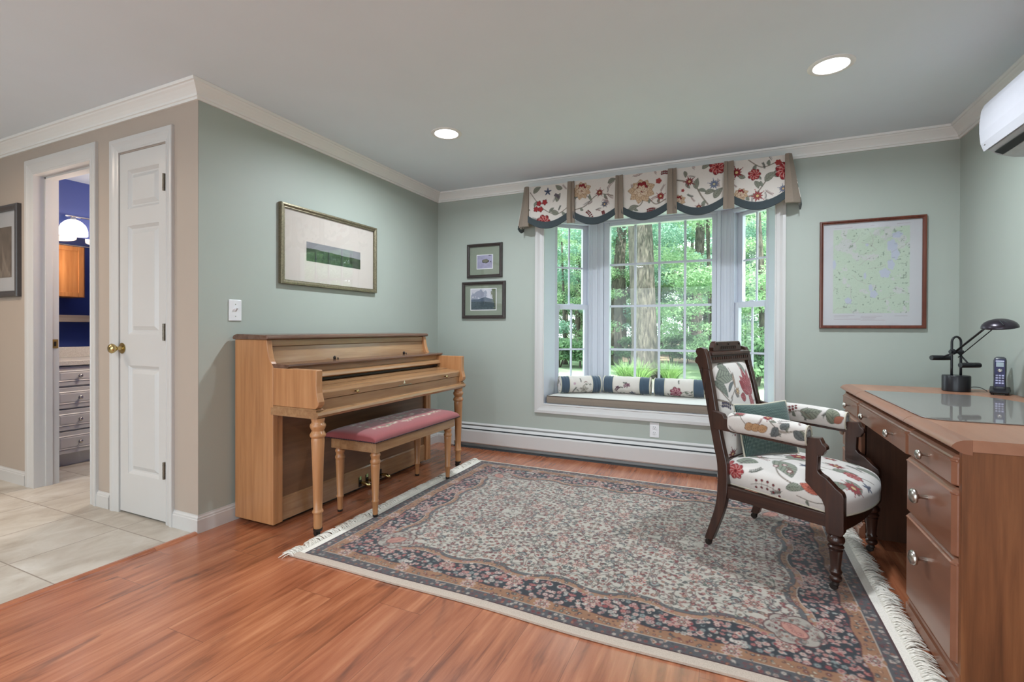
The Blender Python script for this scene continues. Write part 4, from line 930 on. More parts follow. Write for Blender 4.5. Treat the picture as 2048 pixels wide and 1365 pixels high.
# ================================================================== RUG
RX, RX2, RY, RY2 = 0.700, 3.022, -2.205, -0.432
def paint_rug():
    Lx, Ly = RX2 - RX, RY2 - RY; res = 0.0027
    q = Canvas(Lx / 2, Ly / 2, res, (196, 187, 174)); rg = random.Random(21)
    X, Y = np.meshgrid((np.arange(q.W) + 0.5) * res, (np.arange(q.H) + 0.5) * res)   # distance from the left / near edge
    d = np.minimum(X, Y); s_ = np.where(X < Y, Y - Ly / 2, X - Lx / 2)
    n2 = np_noise(q.W, q.H, 30, 31, 3)
    P = Lx / 2 / 3.5
    near_c = np.clip(np.abs(X - Y) / 0.12, 0, 1)
    sc1 = 0.106 + 0.005 * np.cos(4 * PI * s_ / P)
    sc2 = 0.236 + 0.020 * np.sign(np.cos(2 * PI * s_ / P)) * np.abs(np.cos(2 * PI * s_ / P)) ** 0.6 * near_c
    NAVY, GREY, ORG, DR, IV = (30, 36, 46), (80, 78, 82), (160, 112, 80), (88, 32, 38), (208, 198, 184)
    q.a[d < sc2 + 0.052] = sl((92, 92, 94)); q.a[d < sc2 + 0.032] = sl(DR); q.a[d < sc2 + 0.029] = sl((168, 126, 96)); q.a[d < sc2 + 0.005] = sl(IV); q.a[d < sc2 + 0.002] = sl(DR); q.a[d < sc2] = sl(NAVY)
    q.a[d < sc1 + 0.006] = sl(DR); q.a[d < sc1 + 0.002] = sl(ORG); q.a[d < 0.056] = sl(IV); q.a[d < 0.053] = sl(GREY); q.a[d < 0.007] = sl((70, 28, 34))
    pal = [(138, 50, 54), (184, 128, 118), (92, 104, 98), (160, 112, 88), (120, 128, 112), (196, 156, 142), (96, 66, 70), (108, 116, 122)]
    def ring_flower(x, y, r, out, fill, heart, n=6):
        a = rg.uniform(0, 6.3)
        q.polar(x, y, r, out, n, 0.32, a); q.polar(x, y, r * 0.72, fill, n, 0.3, a); q.polar(x, y, r * 0.36, out); q.polar(x, y, r * 0.22, heart)
    def boteh(x, y, r, ang, out, fill, heart):
        q.leaf(x, y, r * 2.6, r * 0.86, ang, out, None, None, 0.22); q.leaf(x + math.cos(ang) * r * 0.32, y + math.sin(ang) * r * 0.32, r * 1.9, r * 0.56, ang, fill, None, None, 0.22); q.leaf(x + math.cos(ang) * r * 0.7, y + math.sin(ang) * r * 0.7, r * 1.0, r * 0.22, ang, heart, None, None, 0.2)
    def motif(x, y, r, cols, out):
        k = rg.random(); a = rg.uniform(0, 6.3)
        if k < 0.38: ring_flower(x, y, r, out, cols[0], cols[1], rg.choice([5, 6, 8]))
        elif k < 0.68: boteh(x, y, r * 0.85, a, out, cols[0], cols[1])
        elif k < 0.88:
            for b in (-0.7, 0.0, 0.7): q.leaf(x, y, r * 1.7, r * 0.34, a + b, out, None, None, 0.1); q.leaf(x + math.cos(a + b) * r * 0.3, y + math.sin(a + b) * r * 0.3, r * 1.1, r * 0.17, a + b, cols[0])
        else: q.stroke([(x + r * 0.9 * math.cos(t) * (1 - t / 9), y + r * 0.9 * math.sin(t) * (1 - t / 9)) for t in np.linspace(a, a + 4.5, 9)], 0.003, out)
    def palmette(x, y, r, ang):
        for k in range(9):
            t = ang + (k - 4) * 0.62; q.leaf(x, y, r * 1.15, r * 0.28, t, IV)
            q.leaf(x, y, r * 1.05, r * 0.20, t, (150, 58, 60) if k % 2 else (196, 144, 128))
        q.polar(x, y, r * 0.62, IV, 8, 0.15); q.polar(x, y, r * 0.55, DR, 8, 0.15); q.polar(x, y, r * 0.40, (198, 150, 132), 6, 0.2); q.polar(x, y, r * 0.26, NAVY); q.polar(x, y, r * 0.15, IV)
    def dist(x, y): return min(x, y)
    m0 = 0.30
    for k in range(420):      # fine dark and wine-red tendrils
        x, y = rg.uniform(m0, q.w), rg.uniform(m0, q.h); a = rg.uniform(0, 6.3); p = [(x, y)]; bend = rg.uniform(-0.5, 0.5)
        for j in range(9): a += bend + rg.uniform(-0.2, 0.2); x += 0.011 * math.cos(a); y += 0.011 * math.sin(a); p.append((x, y))
        q.stroke([t_ for t_ in p if dist(*t_) > 0.285], 0.0030, rg.choice([(60, 64, 68), (116, 60, 60), (70, 80, 72)]))
    st = 0.0245; y = m0
    while y < q.h + 0.02:
        x = m0
        while x < q.w + 0.02:
            xx, yy = x + rg.uniform(-0.009, 0.009), y + rg.uniform(-0.009, 0.009)
            motif(xx, yy, rg.uniform(0.008, 0.0125), (rg.choice(pal), rg.choice([(210, 190, 170), (120, 50, 52), (200, 160, 150)])), rg.choice([(46, 48, 54), (104, 46, 50), (50, 60, 56), (120, 60, 58)]))
            x += st
        y += st
    for (x, y, r) in ((0.42, 0.42, 0.036), (0.64, 0.54, 0.030), (0.86, 0.42, 0.038), (1.05, 0.66, 0.034), (0.50, 0.70, 0.032), (0.78, 0.74, 0.034), (1.12, 0.44, 0.030), (0.95, 0.84, 0.030)):
        palmette(x, y, r, rg.choice([0, PI / 2, PI]))
        for sg in (-1, 1): boteh(x + sg * r * 1.2, y, r * 0.5, 0 if sg > 0 else PI, (60, 62, 66), (150, 156, 150), (120, 50, 54))
    for ax in (0, 1):
        Lh = q.w if ax == 0 else q.h
        def at(s1, dd): return (s1, dd) if ax == 0 else (dd, s1)
        s1 = 0.03
        while s1 < Lh:
            for dd in np.arange(0.124, 0.262, 0.0225):
                if s1 > dd * 0.98:
                    x, y = at(s1 + rg.uniform(-0.007, 0.007), dd + rg.uniform(-0.006, 0.006))
                    if dist(x, y) < 0.25: motif(x, y, rg.uniform(0.0085, 0.013), (rg.choice([(200, 160, 148), (184, 122, 114), (206, 198, 188), (142, 152, 146), (198, 140, 126), (150, 66, 66)]), (112, 38, 46)), rg.choice([(206, 190, 178), (150, 62, 66), (186, 132, 124), (120, 130, 130)]))
            for dd in (0.272, 0.292):
                if s1 > dd: x, y = at(s1 + rg.uniform(-0.006, 0.006), dd + rg.uniform(-0.006, 0.006)); motif(x, y, rg.uniform(0.006, 0.010), (rg.choice([(150, 60, 56), (196, 150, 130), (104, 108, 104), (206, 190, 170), (74, 80, 88)]), (214, 200, 180)), (70, 44, 44))
            for dd in (0.071, 0.091):
                if s1 > dd: x, y = at(s1 + rg.uniform(-0.006, 0.006), dd + rg.uniform(-0.005, 0.005)); motif(x, y, rg.uniform(0.006, 0.010), (rg.choice([(140, 60, 54), (206, 182, 150), (84, 86, 88), (204, 146, 104), (96, 104, 94)]), (214, 200, 180)), (74, 38, 38))
            for dd in (0.019, 0.040):
                x, y = at(s1 + rg.uniform(-0.006, 0.006), dd + rg.uniform(-0.004, 0.004)); motif(x, y, rg.uniform(0.006, 0.010), (rg.choice([(144, 80, 78), (182, 166, 156), (120, 50, 52), (176, 122, 92), (70, 74, 82)]), (60, 42, 46)), rg.choice([(44, 40, 46), (196, 184, 172), (120, 50, 50)]))
            s1 += 0.0215
        k = 0; s1 = Lh
        while s1 > 0.15:
            x, y = at(s1, 0.082 if k % 2 == 0 else 0.185)
            if s1 > (0.10 if k % 2 == 0 else 0.2):
                q.polar(x, y, 0.050 if k % 2 == 0 else 0.040, (166, 118, 84) if k % 2 == 0 else (150, 60, 62), 8, 0.12, 0, 0.62, 0 if ax == 0 else PI / 2)
                palmette(x, y, 0.030, PI / 2 if ax == 0 else 0)
            s1 -= P / 2; k += 1
    # corner medallion
    q.polar(0.300, 0.300, 0.100, DR, 6, 0.16, 0.4); q.polar(0.300, 0.300, 0.094, (176, 168, 156), 6, 0.16, 0.4)
    for k in range(60): t = rg.uniform(0, 6.3); rr = 0.084 * math.sqrt(rg.random()); motif(0.3 + rr * math.cos(t), 0.3 + rr * math.sin(t), 0.008, (rg.choice(pal), (120, 50, 52)), rg.choice([(60, 62, 66), (120, 56, 56)]))
    for k in range(22): t = k * 0.62; ring_flower(0.300 + 0.068 * math.cos(t), 0.300 + 0.068 * math.sin(t), 0.009, (84, 66, 68), (200, 186, 172), (140, 60, 60))
    q.polar(0.298, 0.298, 0.052, (110, 50, 52), 0, 0, 0, 0.62, PI / 4); q.polar(0.298, 0.298, 0.046, (196, 140, 124), 0, 0, 0, 0.62, PI / 4)
    for k in range(7): motif(0.272 + 0.009 * k, 0.272 + 0.009 * k, 0.009, ((208, 160, 144), (120, 50, 54)), (140, 56, 58))
    q.a *= (0.78 + 0.18 * n2[..., None])
    full = np.concatenate([q.a, q.a[:, ::-1]], 1); full = np.concatenate([full, full[::-1]], 0)
    c = Canvas(Lx, Ly, res, (0, 0, 0)); c.a = np.ascontiguousarray(full); c.W = full.shape[1]; c.H = full.shape[0]; return c
rugc = paint_rug()
r = thing('area_rug', 'fringed oriental rug with ivory floral field and navy border on the wood floor', 'rug', (1.86, -1.32, 0))
nx, ny = rugc.W, rugc.H
X, Y = np.meshgrid(np.linspace(0, rugc.w, nx), np.linspace(0, rugc.h, ny), indexing='ij')
n1 = np_noise(ny, nx, 9, 50, 2)
Zr = 0.0095 + 0.0012 * n1
wob = 0.006 * np.sin(X * 3.1) + 0.004 * np.sin(X * 7.3 + 1)
Pg = np.stack([RX + X + 0.004 * np.sin(Y * 5), RY + Y + wob * (1 - Y / rugc.h), Zr], -1)
grid_obj('pile', Pg, rugc.sample(X, Y), M['rug'], r, thick=0.007)
for (ya_, yb_, s_) in ((RY - 0.036, RY + 0.002, -1), (RY2 - 0.002, RY2 + 0.014, 1)):
    mb = MB(); N = 60; rings = []
    for k in range(N + 1):
        x = RX - 0.055 + (RX2 - RX + 0.11) * k / N; X0 = min(max(x - RX, 0), rugc.w); o = (0.006 * math.sin(X0 * 3.1) + 0.004 * math.sin(X0 * 7.3 + 1)) if s_ < 0 else 0
        rings.append([(x, ya_ + o, 0.0015), (x, yb_ + o, 0.0015), (x, yb_ + o, 0.0105), (x, (ya_ + yb_) / 2 + o, 0.0125), (x, ya_ + o, 0.009)])
    mb.loft(rings); obj('binding', mb, M['selv'], r, smooth=True, auto=60)
for (xa, xb, s_) in ((RX - 0.034, RX + 0.001, -1), (RX2 - 0.001, RX2 + 0.034, 1)):
    obj('end_band', MB().box(xa, xb, RY - 0.02, RY2 + 0.01, 0.001, 0.0095), M['fringe'], r, bevel=0.003)
def fringe(x0, s_, y0_, y1_, L, seed, name='fringe'):
    g = random.Random(seed); mb = MB(); y = y0_
    while y < y1_:
        skew = g.uniform(-0.5, 0.5) + 0.35 * math.sin(y * 23)
        for k in range(4):
            l = L * g.uniform(0.75, 1.2); a = skew + g.uniform(-0.28, 0.28); yy_ = y + g.uniform(-0.003, 0.003)
            h = g.uniform(0.004, 0.026); p = []
            for j in range(5):
                t = j / 4; p.append((x0 + s_ * l * t * math.cos(a * t), yy_ + l * t * math.sin(a * t * 0.9), 0.005 + h * math.sin(PI * min(1, t * 1.1)) * (1 - t * 0.6) * 1.0))
            p[-1] = (p[-1][0], p[-1][1], 0.002)
            mb.tube(p, [0.0028, 0.0026, 0.0024, 0.002, 0.0009], 4)
        y += 0.0085
    return obj(name, mb, M['fringe'], r, smooth=True)
fringe(RX - 0.028, -1, RY - 0.03, RY2 + 0.01, 0.072, 3)
fringe(RX2 + 0.028, 1, RY - 0.03, RY2 + 0.01, 0.074, 4)

# ================================================================== PIANO
pn = thing('upright_piano', 'honey brown console piano with turned front legs against the left wall', 'piano', (0.3, -1.32, 0))
PY0, PY1 = -2.060, -0.590
prof = [(0.022, 0.022), (0.320, 0.022), (0.320, 0.862), (0.309, 0.877), (0.300, 0.888), (0.292, 0.905), (0.284, 0.930), (0.277, 0.965), (0.271, 1.004), (0.022, 1.004)]
for ya_, yb_ in ((PY0, PY0 + 0.032), (PY1 - 0.032, PY1)):
    obj('side_panel', MB().prism(prof, 'y', ya_, yb_), M['pianoz'], pn, bevel=0.003)
iy0, iy1 = PY0 + 0.032, PY1 - 0.032
obj('back_panel', MB().box(0.022, 0.045, iy0, iy1, 0.05, 1.0), M['piano'], pn)
obj('caster_base', MB().box(0.06, 0.27, PY0 + 0.06, PY1 - 0.06, 0.0, 0.03), M['iron'], pn)
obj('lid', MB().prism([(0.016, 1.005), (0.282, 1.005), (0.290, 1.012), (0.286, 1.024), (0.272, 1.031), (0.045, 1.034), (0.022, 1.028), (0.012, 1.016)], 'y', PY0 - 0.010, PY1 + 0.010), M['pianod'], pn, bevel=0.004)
obj('top_rail', MB().box(0.225, 0.262, iy0, iy1, 0.968, 1.004), M['piano'], pn, bevel=0.002)
obj('music_desk', MB().prism([(0.236, 0.966), (0.254, 0.966), (0.276, 0.876), (0.255, 0.876)], 'y', iy0, iy1), M['piano'], pn)
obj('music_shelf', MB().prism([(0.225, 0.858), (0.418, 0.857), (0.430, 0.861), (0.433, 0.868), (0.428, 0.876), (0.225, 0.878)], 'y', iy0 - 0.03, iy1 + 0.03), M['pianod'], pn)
for y_ in (-1.605, -0.915):
    obj('music_clip', MB().tube([(0.300, y_, 0.877), (0.300, y_, 0.890), (0.303, y_, 0.897)], [0.008, 0.009, 0.004], 10).tube([(0.300, y_ + 0.028, 0.877), (0.300, y_ + 0.028, 0.887)], 0.004, 8), M['iron'], pn, smooth=True)
obj('name_board', MB().prism([(0.385, 0.785), (0.402, 0.800), (0.408, 0.857), (0.33, 0.857), (0.33, 0.785)], 'y', iy0 + 0.008, iy1 - 0.008), M['piano'], pn)
obj('name_board_moulding', MB().prism([(0.400, 0.788), (0.424, 0.790), (0.436, 0.798), (0.432, 0.812), (0.416, 0.826), (0.404, 0.830)], 'y', iy0 + 0.008, iy1 - 0.008), M['piano'], pn)
obj('gap_shade', MB().box(0.33, 0.41, iy0 + 0.008, iy1 - 0.008, 0.774, 0.786), M['iron'], pn)  # solid dark strip stands in for the shade between the two boards
fb = obj('fallboard', MB().prism([(0.33, 0.757), (0.598, 0.725), (0.598, 0.702), (0.612, 0.702), (0.614, 0.735), (0.606, 0.745), (0.590, 0.748), (0.42, 0.768), (0.33, 0.774)], 'y', iy0 + 0.010, iy1 - 0.010), M['piano'], pn, bevel=0.002)
obj('seam_line', MB().prism([(0.500, 0.7595), (0.503, 0.7592), (0.503, 0.7588), (0.500, 0.7590)], 'y', iy0 + 0.012, iy1 - 0.012), M['iron'], fb)
for y_ in (-1.772, -0.850):
    obj('knob', MB().lathe([(0.004, 0), (0.0035, 0.010), (0.007, 0.013), (0.010, 0.020), (0.008, 0.026), (0.001, 0.028)], (0.613, y_, 0.719), 16, 'x'), M['brass'], fb, smooth=True)
lg = MB().prism([(-1.334, 0.716), (-1.316, 0.716), (-1.325, 0.735)], 'x', 0.6125, 0.6150)
lg2 = MB()
for k in range(16):
    a = -1.385 + 0.0085 * k; lg2.tube([(0.6148, a, 0.706 + 0.0035 * math.sin(k * 1.9)), (0.6148, a + 0.0085, 0.706 + 0.0035 * math.sin((k + 1) * 1.9))], 0.0011, 5)
obj('emblem', lg, plain('pale_gilt', (206, 200, 170), 0.4), fb); obj('scroll_mark', lg2, plain('faded_green', (96, 112, 92), 0.6), fb)
obj('key_slip', MB().box(0.588, 0.604, iy0 + 0.008, iy1 - 0.008, 0.645, 0.6995), M['piano'], pn, bevel=0.002)
obj('key_bed', MB().prism([(0.305, 0.609), (0.618, 0.609), (0.634, 0.614), (0.642, 0.627), (0.638, 0.640), (0.622, 0.647), (0.305, 0.647)], 'y', PY0 - 0.002, PY1 + 0.002), M['piano'], pn)
for ya_, yb_ in ((PY0 - 0.001, PY0 + 0.046), (PY1 - 0.046, PY1 + 0.001)):
    obj('key_bed_ledge', MB().prism([(0.3205, 0.6471), (0.626, 0.6471), (0.629, 0.653), (0.622, 0.658), (0.3205, 0.658)], 'y', ya_, yb_), M['piano'], pn)
ch = [(0.3205, 0.6582), (0.618, 0.6582), (0.626, 0.664), (0.640, 0.678), (0.642, 0.695), (0.636, 0.715), (0.629, 0.740), (0.626, 0.775), (0.627, 0.851), (0.624, 0.856), (0.3205, 0.857)]
for ya_, yb_ in ((PY0, PY0 + 0.040), (PY1 - 0.040, PY1)):
    obj('cheek', MB().prism(ch, 'y', ya_, yb_), M['pianoz'], pn, bevel=0.003)
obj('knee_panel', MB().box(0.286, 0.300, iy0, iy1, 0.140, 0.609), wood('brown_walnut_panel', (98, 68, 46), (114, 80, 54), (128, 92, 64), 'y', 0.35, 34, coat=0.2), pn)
obj('stile', MB().box(0.290, 0.3185, iy0 + 0.0, iy0 + 0.03, 0.022, 0.609), M['pianoz'], pn, bevel=0.002)
obj('stile', MB().box(0.290, 0.3185, iy1 - 0.03, iy1, 0.022, 0.609), M['pianoz'], pn, bevel=0.002)
obj('bottom_rail', MB().box(0.290, 0.308, iy0 + 0.031, iy1 - 0.031, 0.024, 0.140).prism([(0.300, 0.140), (0.306, 0.140), (0.301, 0.149)], 'y', iy0 + 0.031, iy1 - 0.031), M['piano'], pn)
for k, y_ in enumerate((-1.390, -1.325, -1.190)):
    pd = obj('pedal', MB().tube([(0.300, y_, 0.052), (0.335, y_, 0.060), (0.365, y_, 0.058), (0.392, y_, 0.048)], [0.007, 0.009, 0.013, 0.009], 12), M['brass'], pn, smooth=True)
    pl_ = obj('pedal_plate', MB().box(0.3085, 0.312, y_ - 0.014, y_ + 0.014, 0.030, 0.092), M['iron'], pn, bevel=0.002)
    if k < 2: tag(obj('felt', MB().box(0.3125, 0.314, y_ - 0.008, y_ + 0.008, 0.076, 0.098), plain('pale_green_felt', (170, 190, 130), 0.7), pl_), 'pale green pad above the pedal')
def leg_prof(H, R, top=None):
    p = [(0.028, 0.045), (0.030, 0.060), (0.0305, 0.122), (0.038, 0.126), (0.040, 0.131), (0.036, 0.137), (0.0305, 0.142), (0.032, 0.20), (0.043, 0.44), (0.047, 0.495), (0.044, 0.508), (0.054, 0.514), (0.057, 0.524), (0.050, 0.534), (0.042, 0.544), (0.050, 0.556), (0.056, 0.566), (0.055, 0.576), (0.046, 0.583), (0.044, 0.590), (0.048, 0.600), (0.048, 0.609)]
    return [(r_ * R, z_ * H) for r_, z_ in p]
for y_ in (-2.022, -0.628):
    lg = obj('leg', MB().lathe(leg_prof(1.0, 0.70), (0.598, y_, 0), 32), M['pianoz'], pn, smooth=True, auto=45)
    cst = MB().lathe([(0.020, 0.030), (0.023, 0.034), (0.023, 0.0449), (0.010, 0.0449)], (0.598, y_, 0), 18).lathe([(0.002, -0.009), (0.016, -0.008), (0.017, 0), (0.016, 0.008), (0.002, 0.009)], (0.592, y_, 0.017), 18, 'y').box(0.585, 0.602, y_ - 0.013, y_ - 0.010, 0.012, 0.034)
    obj('caster', cst, M['iron'], lg, smooth=True, auto=40)

# piano bench
bn = thing('piano_bench', 'small wooden piano bench with pink needlepoint seat in front of the piano', 'bench', (0.58, -1.33, 0))
bx0, bx1, by0, by1 = 0.412, 0.738, -1.745, -0.912
ap = MB().box(bx1 - 0.022, bx1, by0, by1, 0.376, 0.438).box(bx0, bx0 + 0.022, by0, by1, 0.376, 0.438).box(bx0 + 0.022, bx1 - 0.022, by0, by0 + 0.022, 0.376, 0.438).box(bx0 + 0.022, bx1 - 0.022, by1 - 0.022, by1, 0.376, 0.438)
obj('apron', ap, M['piano'], bn, bevel=0.002)
for (x, y) in ((bx0 + 0.034, by0 + 0.036), (bx1 - 0.034, by0 + 0.036), (bx0 + 0.034, by1 - 0.036), (bx1 - 0.034, by1 - 0.036)):
    z0 = 0.0115 if x > 0.6 else 0.0
    p = [(0.017, 0.0), (0.018, 0.010), (0.019, 0.018), (0.0225, 0.080), (0.0265, 0.085), (0.0285, 0.090), (0.026, 0.096), (0.023, 0.101), (0.034, 0.288), (0.035, 0.300), (0.033, 0.306), (0.037, 0.311), (0.039, 0.319), (0.036, 0.327), (0.031, 0.333), (0.033, 0.345), (0.038, 0.354), (0.037, 0.362), (0.030, 0.368), (0.030, 0.376)]
    lg = obj('leg', MB().lathe([(r_ * 0.74, z0 + q * (0.376 - z0) / 0.376) for r_, q in p], (x, y, 0), 26), M['pianoz'], bn, smooth=True, auto=45)
    obj('foot_glide', MB().lathe([(0.011, z0 - 0.0005), (0.0145, z0 + 0.001), (0.0145, z0 + 0.012), (0.0135, z0 + 0.013)], (x, y, 0), 18), M['iron'], lg, smooth=True)
# needlepoint canvas
nc = Canvas(0.40, 0.92, 0.002, (158, 84, 86)); rg = random.Random(9)
nc.a *= (0.92 + 0.12 * np_noise(nc.W, nc.H, 8, 12)[..., None])
for k in range(15):
    y = 0.13 + 0.66 * (k + 0.5) / 15
    for xb in (0.105, 0.295):
        x = xb + 0.012 * math.sin(k * 1.3)
        for j in range(7): nc.polar(x + rg.uniform(-0.016, 0.016), y + rg.uniform(-0.02, 0.02), rg.uniform(0.004, 0.008), rg.choice([(212, 202, 176), (224, 214, 196), (150, 150, 124), (200, 150, 140)]), 5, 0.3)
        nc.leaf(x, y, 0.028, 0.006, rg.uniform(0, 6), (134, 140, 112)); nc.leaf(x, y, 0.022, 0.005, rg.uniform(0, 6), (206, 198, 170))
for k in range(20):
    x = 0.11 + 0.18 * (k % 4) / 3
    for yb in (0.12, 0.80): nc.polar(x + rg.uniform(-0.01, 0.01), yb + rg.uniform(-0.012, 0.012), 0.006, (210, 200, 176), 5, 0.3)
for k in range(70):
    x, y = rg.gauss(0.2, 0.035), rg.gauss(0.46, 0.13); nc.polar(x, y, rg.uniform(0.008, 0.018), rg.choice([(206, 190, 170), (120, 128, 100), (150, 60, 62), (196, 140, 130), (92, 104, 88)]), 5, 0.3, rg.uniform(0, 3))
nu, nv = 100, 230
U, V = np.meshgrid(np.linspace(-1, 1, nu), np.linspace(-1, 1, nv), indexing='ij')
def se(t, p): return (1 - np.abs(np.clip(t, -1, 1)) ** p) ** (1 / p)
cxm, cym, hx_, hy_ = (bx0 + bx1) / 2, (by0 + by1) / 2, (bx1 - bx0) / 2 + 0.022, (by1 - by0) / 2 + 0.030
Uw = np.sin(U * PI / 2 * 0.999) ; Vw = np.sign(V) * (1 - (1 - np.abs(V)) ** 1.6)
Zt = 0.440 + 0.052 * se(Uw, 3.2) ** 1.0 * se(Vw, 6) + 0.004
Pn = np.stack([cxm + Uw * hx_, cym + Vw * hy_, Zt], -1)
st_ = grid_obj('seat_cushion', Pn, nc.sample(0.20 + Uw * 0.195, 0.46 + Vw * 0.455), M['needle'], bn)
obj('seat_board', MB().box(cxm - hx_ + 0.004, cxm + hx_ - 0.004, cym - hy_ + 0.004, cym + hy_ - 0.004, 0.4385, 0.4445), M['iron'], bn)
br = MB()
def per(n_):
    out = []; a, b = hx_ - 0.001, hy_ - 0.001
    for (x0_, y0_, x1_, y1_) in ((-a, -b, a, -b), (a, -b, a, b), (a, b, -a, b), (-a, b, -a, -b)):
        m_ = int(math.hypot(x1_ - x0_, y1_ - y0_) / n_)
        for k in range(m_): out.append((cxm + x0_ + (x1_ - x0_) * k / m_, cym + y0_ + (y1_ - y0_) * k / m_))
    return out
for (x, y) in per(0.0125):
    br.lathe([(0.001, -0.005), (0.0052, -0.002), (0.0055, 0.002), (0.001, 0.005)], (x, y, 0.442), 6)
obj('nail_trim', br, plain('dark_brown_gimp', (66, 44, 46), 0.6), bn, smooth=True)

# ================================================================== WINDOW SEAT AND VALANCE
BZ = OZ0
cu = [(1.085, 0.012), (2.775, 0.012), (2.740, 0.205), (2.455, 0.470), (1.405, 0.470), (1.112, 0.205)]
t = thing('window_seat_cushion', 'long taupe window seat cushion with pale top on the bay window ledge', 'cushion', (1.93, 0.2, BZ))
def inset(poly, i):
    cx = sum(p[0] for p in poly) / len(poly); cy_ = sum(p[1] for p in poly) / len(poly)
    return [(p[0] + (cx - p[0]) / abs(cx - p[0] + 1e-9) * i, p[1] + (cy_ - p[1]) / abs(cy_ - p[1] + 1e-9) * i) for p in poly]
obj('cushion_side', MB().loft([[(x, y, BZ + z_) for x, y in inset(cu, i)] for z_, i in ((0.001, 0.010), (0.010, 0.002), (0.035, 0.0), (0.058, 0.002), (0.064, 0.008))]), M['taupe'], t, bevel=0.006)
obj('cushion_top', MB().loft([[(x, y, BZ + z_) for x, y in inset(cu, i)] for z_, i in ((0.060, 0.006), (0.066, 0.012), (0.070, 0.05), (0.072, 0.12))]), plain('pale_seat_linen', (206, 204, 198), 0.9, var=0.05, nscale=400, bump=0.2), t, smooth=True, auto=60)
def ringtube(poly, z_, r_, i):
    q = inset(poly, i); return MB().tube([(x, y, z_) for x, y in q + [q[0]]], r_, 8)
obj('piping', ringtube(cu, BZ + 0.063, 0.0035, 0.004), plain('dark_taupe_cord', (104, 96, 88), 0.9, var=0.1, nscale=600), t, smooth=True)
obj('piping', ringtube(cu, BZ + 0.006, 0.0035, 0.006), M['taupe'], t, smooth=True)

def bolster(name, label, c, ang, L, rad, motif):
    b = thing(name, label, 'bolster cushion', (c[0], c[1], c[2] - rad), ang, 'bolster cushions on the window seat', local=True)
    cv = Canvas(L * 0.62, 2 * PI * rad, 0.002, (222, 214, 206)); motif(cv)
    def body(x0, x1, nm, col=None, mat=None, dr_=0.0, parent=b):
        nu, nv = max(6, int((x1 - x0) / 0.004)), 120
        U, V = np.meshgrid(np.linspace(0, 1, nu), np.linspace(0, 1, nv), indexing='ij'); th = V * 2 * PI - PI / 2 - PI / 3
        X = x0 + U * (x1 - x0); r_ = (rad + dr_) * (1 - 0.05 * np.abs(2 * X / L) ** 4) + 0.0012 * np.sin(U * 20 + th * 2)
        P = np.stack([X, -r_ * np.cos(th) * 1.0, rad + r_ * np.sin(th)], -1)
        return grid_obj(nm, P, cv.sample(U * cv.w, (1 - V) * cv.h * 0 + V * cv.h) if col else None, mat or M['fab'], parent)
    h = L / 2
    body(-h * 0.56, h * 0.56, 'floral_centre', True)
    for s_ in (-1, 1):
        body(min(s_ * h * 0.56, s_ * h), max(s_ * h * 0.56, s_ * h), 'navy_band', None, M['navy'])
        obj('piping', MB().tube([(s_ * h * 0.985, math.cos(a) * rad * 0.965, rad + math.sin(a) * rad * 0.965) for a in [2 * PI * k / 32 for k in range(33)]], 0.004, 6), M['cord'], b, smooth=True)
        obj('piping', MB().tube([(s_ * h * 0.56, math.cos(a) * rad * 1.0, rad + math.sin(a) * rad * 1.0) for a in [2 * PI * k / 32 for k in range(33)]], 0.003, 6), M['cord'], b, smooth=True)
        nu, nv = 22, 48; U, V = np.meshgrid(np.linspace(0, 1, nu), np.linspace(0, 2 * PI, nv), indexing='ij')
        P = np.stack([s_ * (h * 0.985 + 0.012 * (1 - U ** 2)), U * rad * 0.96 * np.cos(V), rad + U * rad * 0.96 * np.sin(V)], -1)
        grid_obj('floral_end', P, TILE.sample(0.10 + P[..., 1], 0.06 + P[..., 2]), M['fab'], b, flip=(s_ < 0))
    return b
rgb = random.Random(7)
def m0_(cv):
    for k in range(9): sprig(cv, rgb.uniform(0.01, cv.w), cv.h * rgb.uniform(0.14, 0.5), rgb.uniform(0.03, 0.05), rgb.uniform(0, 6.3), rgb)
def m1(cv):
    m0_(cv)
    y = cv.h * 0.33
    for k in range(5): cv.leaf(cv.w * 0.62, y, 0.045, 0.013, k * 1.25 + 0.3, (206, 198, 186), (70, 62, 60), (120, 110, 104))
    cv.stroke([(cv.w * 0.3, y - 0.01), (cv.w * 0.45, y + 0.02), (cv.w * 0.62, y)], 0.002, (80, 72, 70)); cv.polar(cv.w * 0.16, y - 0.03, 0.012, (120, 96, 96), 4, 0.3); cv.polar(cv.w * 0.2, y + 0.055, 0.014, (190, 160, 170), 5, 0.3)
    vine(cv, [(cv.w * 0.55, y + 0.03), (cv.w * 0.75, y + 0.06), (cv.w * 0.9, y + 0.03)], 0.003, True, rgb, 0.025)
def m2(cv):
    m0_(cv)
    y = cv.h * 0.33; star(cv, cv.w * 0.72, y - 0.035, 0.034); berries(cv, cv.w * 0.08, y - 0.02, 0.06, 0.9, rgb, (96, 66, 90)); berries(cv, cv.w * 0.4, y + 0.03, 0.06, 0.3, rgb, (150, 92, 120)); vine(cv, [(cv.w * 0.15, y - 0.05), (cv.w * 0.3, y - 0.03), (cv.w * 0.42, y - 0.05)], 0.003, True, rgb, 0.028)
def m3(cv):
    m0_(cv)
    y = cv.h * 0.33; peony(cv, cv.w * 0.4, y, 0.055, (140, 70, 88), (178, 120, 134), (120, 50, 66)); vine(cv, [(cv.w * 0.6, y), (cv.w * 0.8, y + 0.02), (cv.w, y - 0.01)], 0.004, True, rgb, 0.04)
cz = BZ + 0.0715
bolster('bolster_pillow', 'floral bolster with navy bands lying in the left corner of the bay window', (1.300, 0.265, cz + 0.076), math.atan2(0.27, 0.285) - 0.20, 0.36, 0.074, m1)
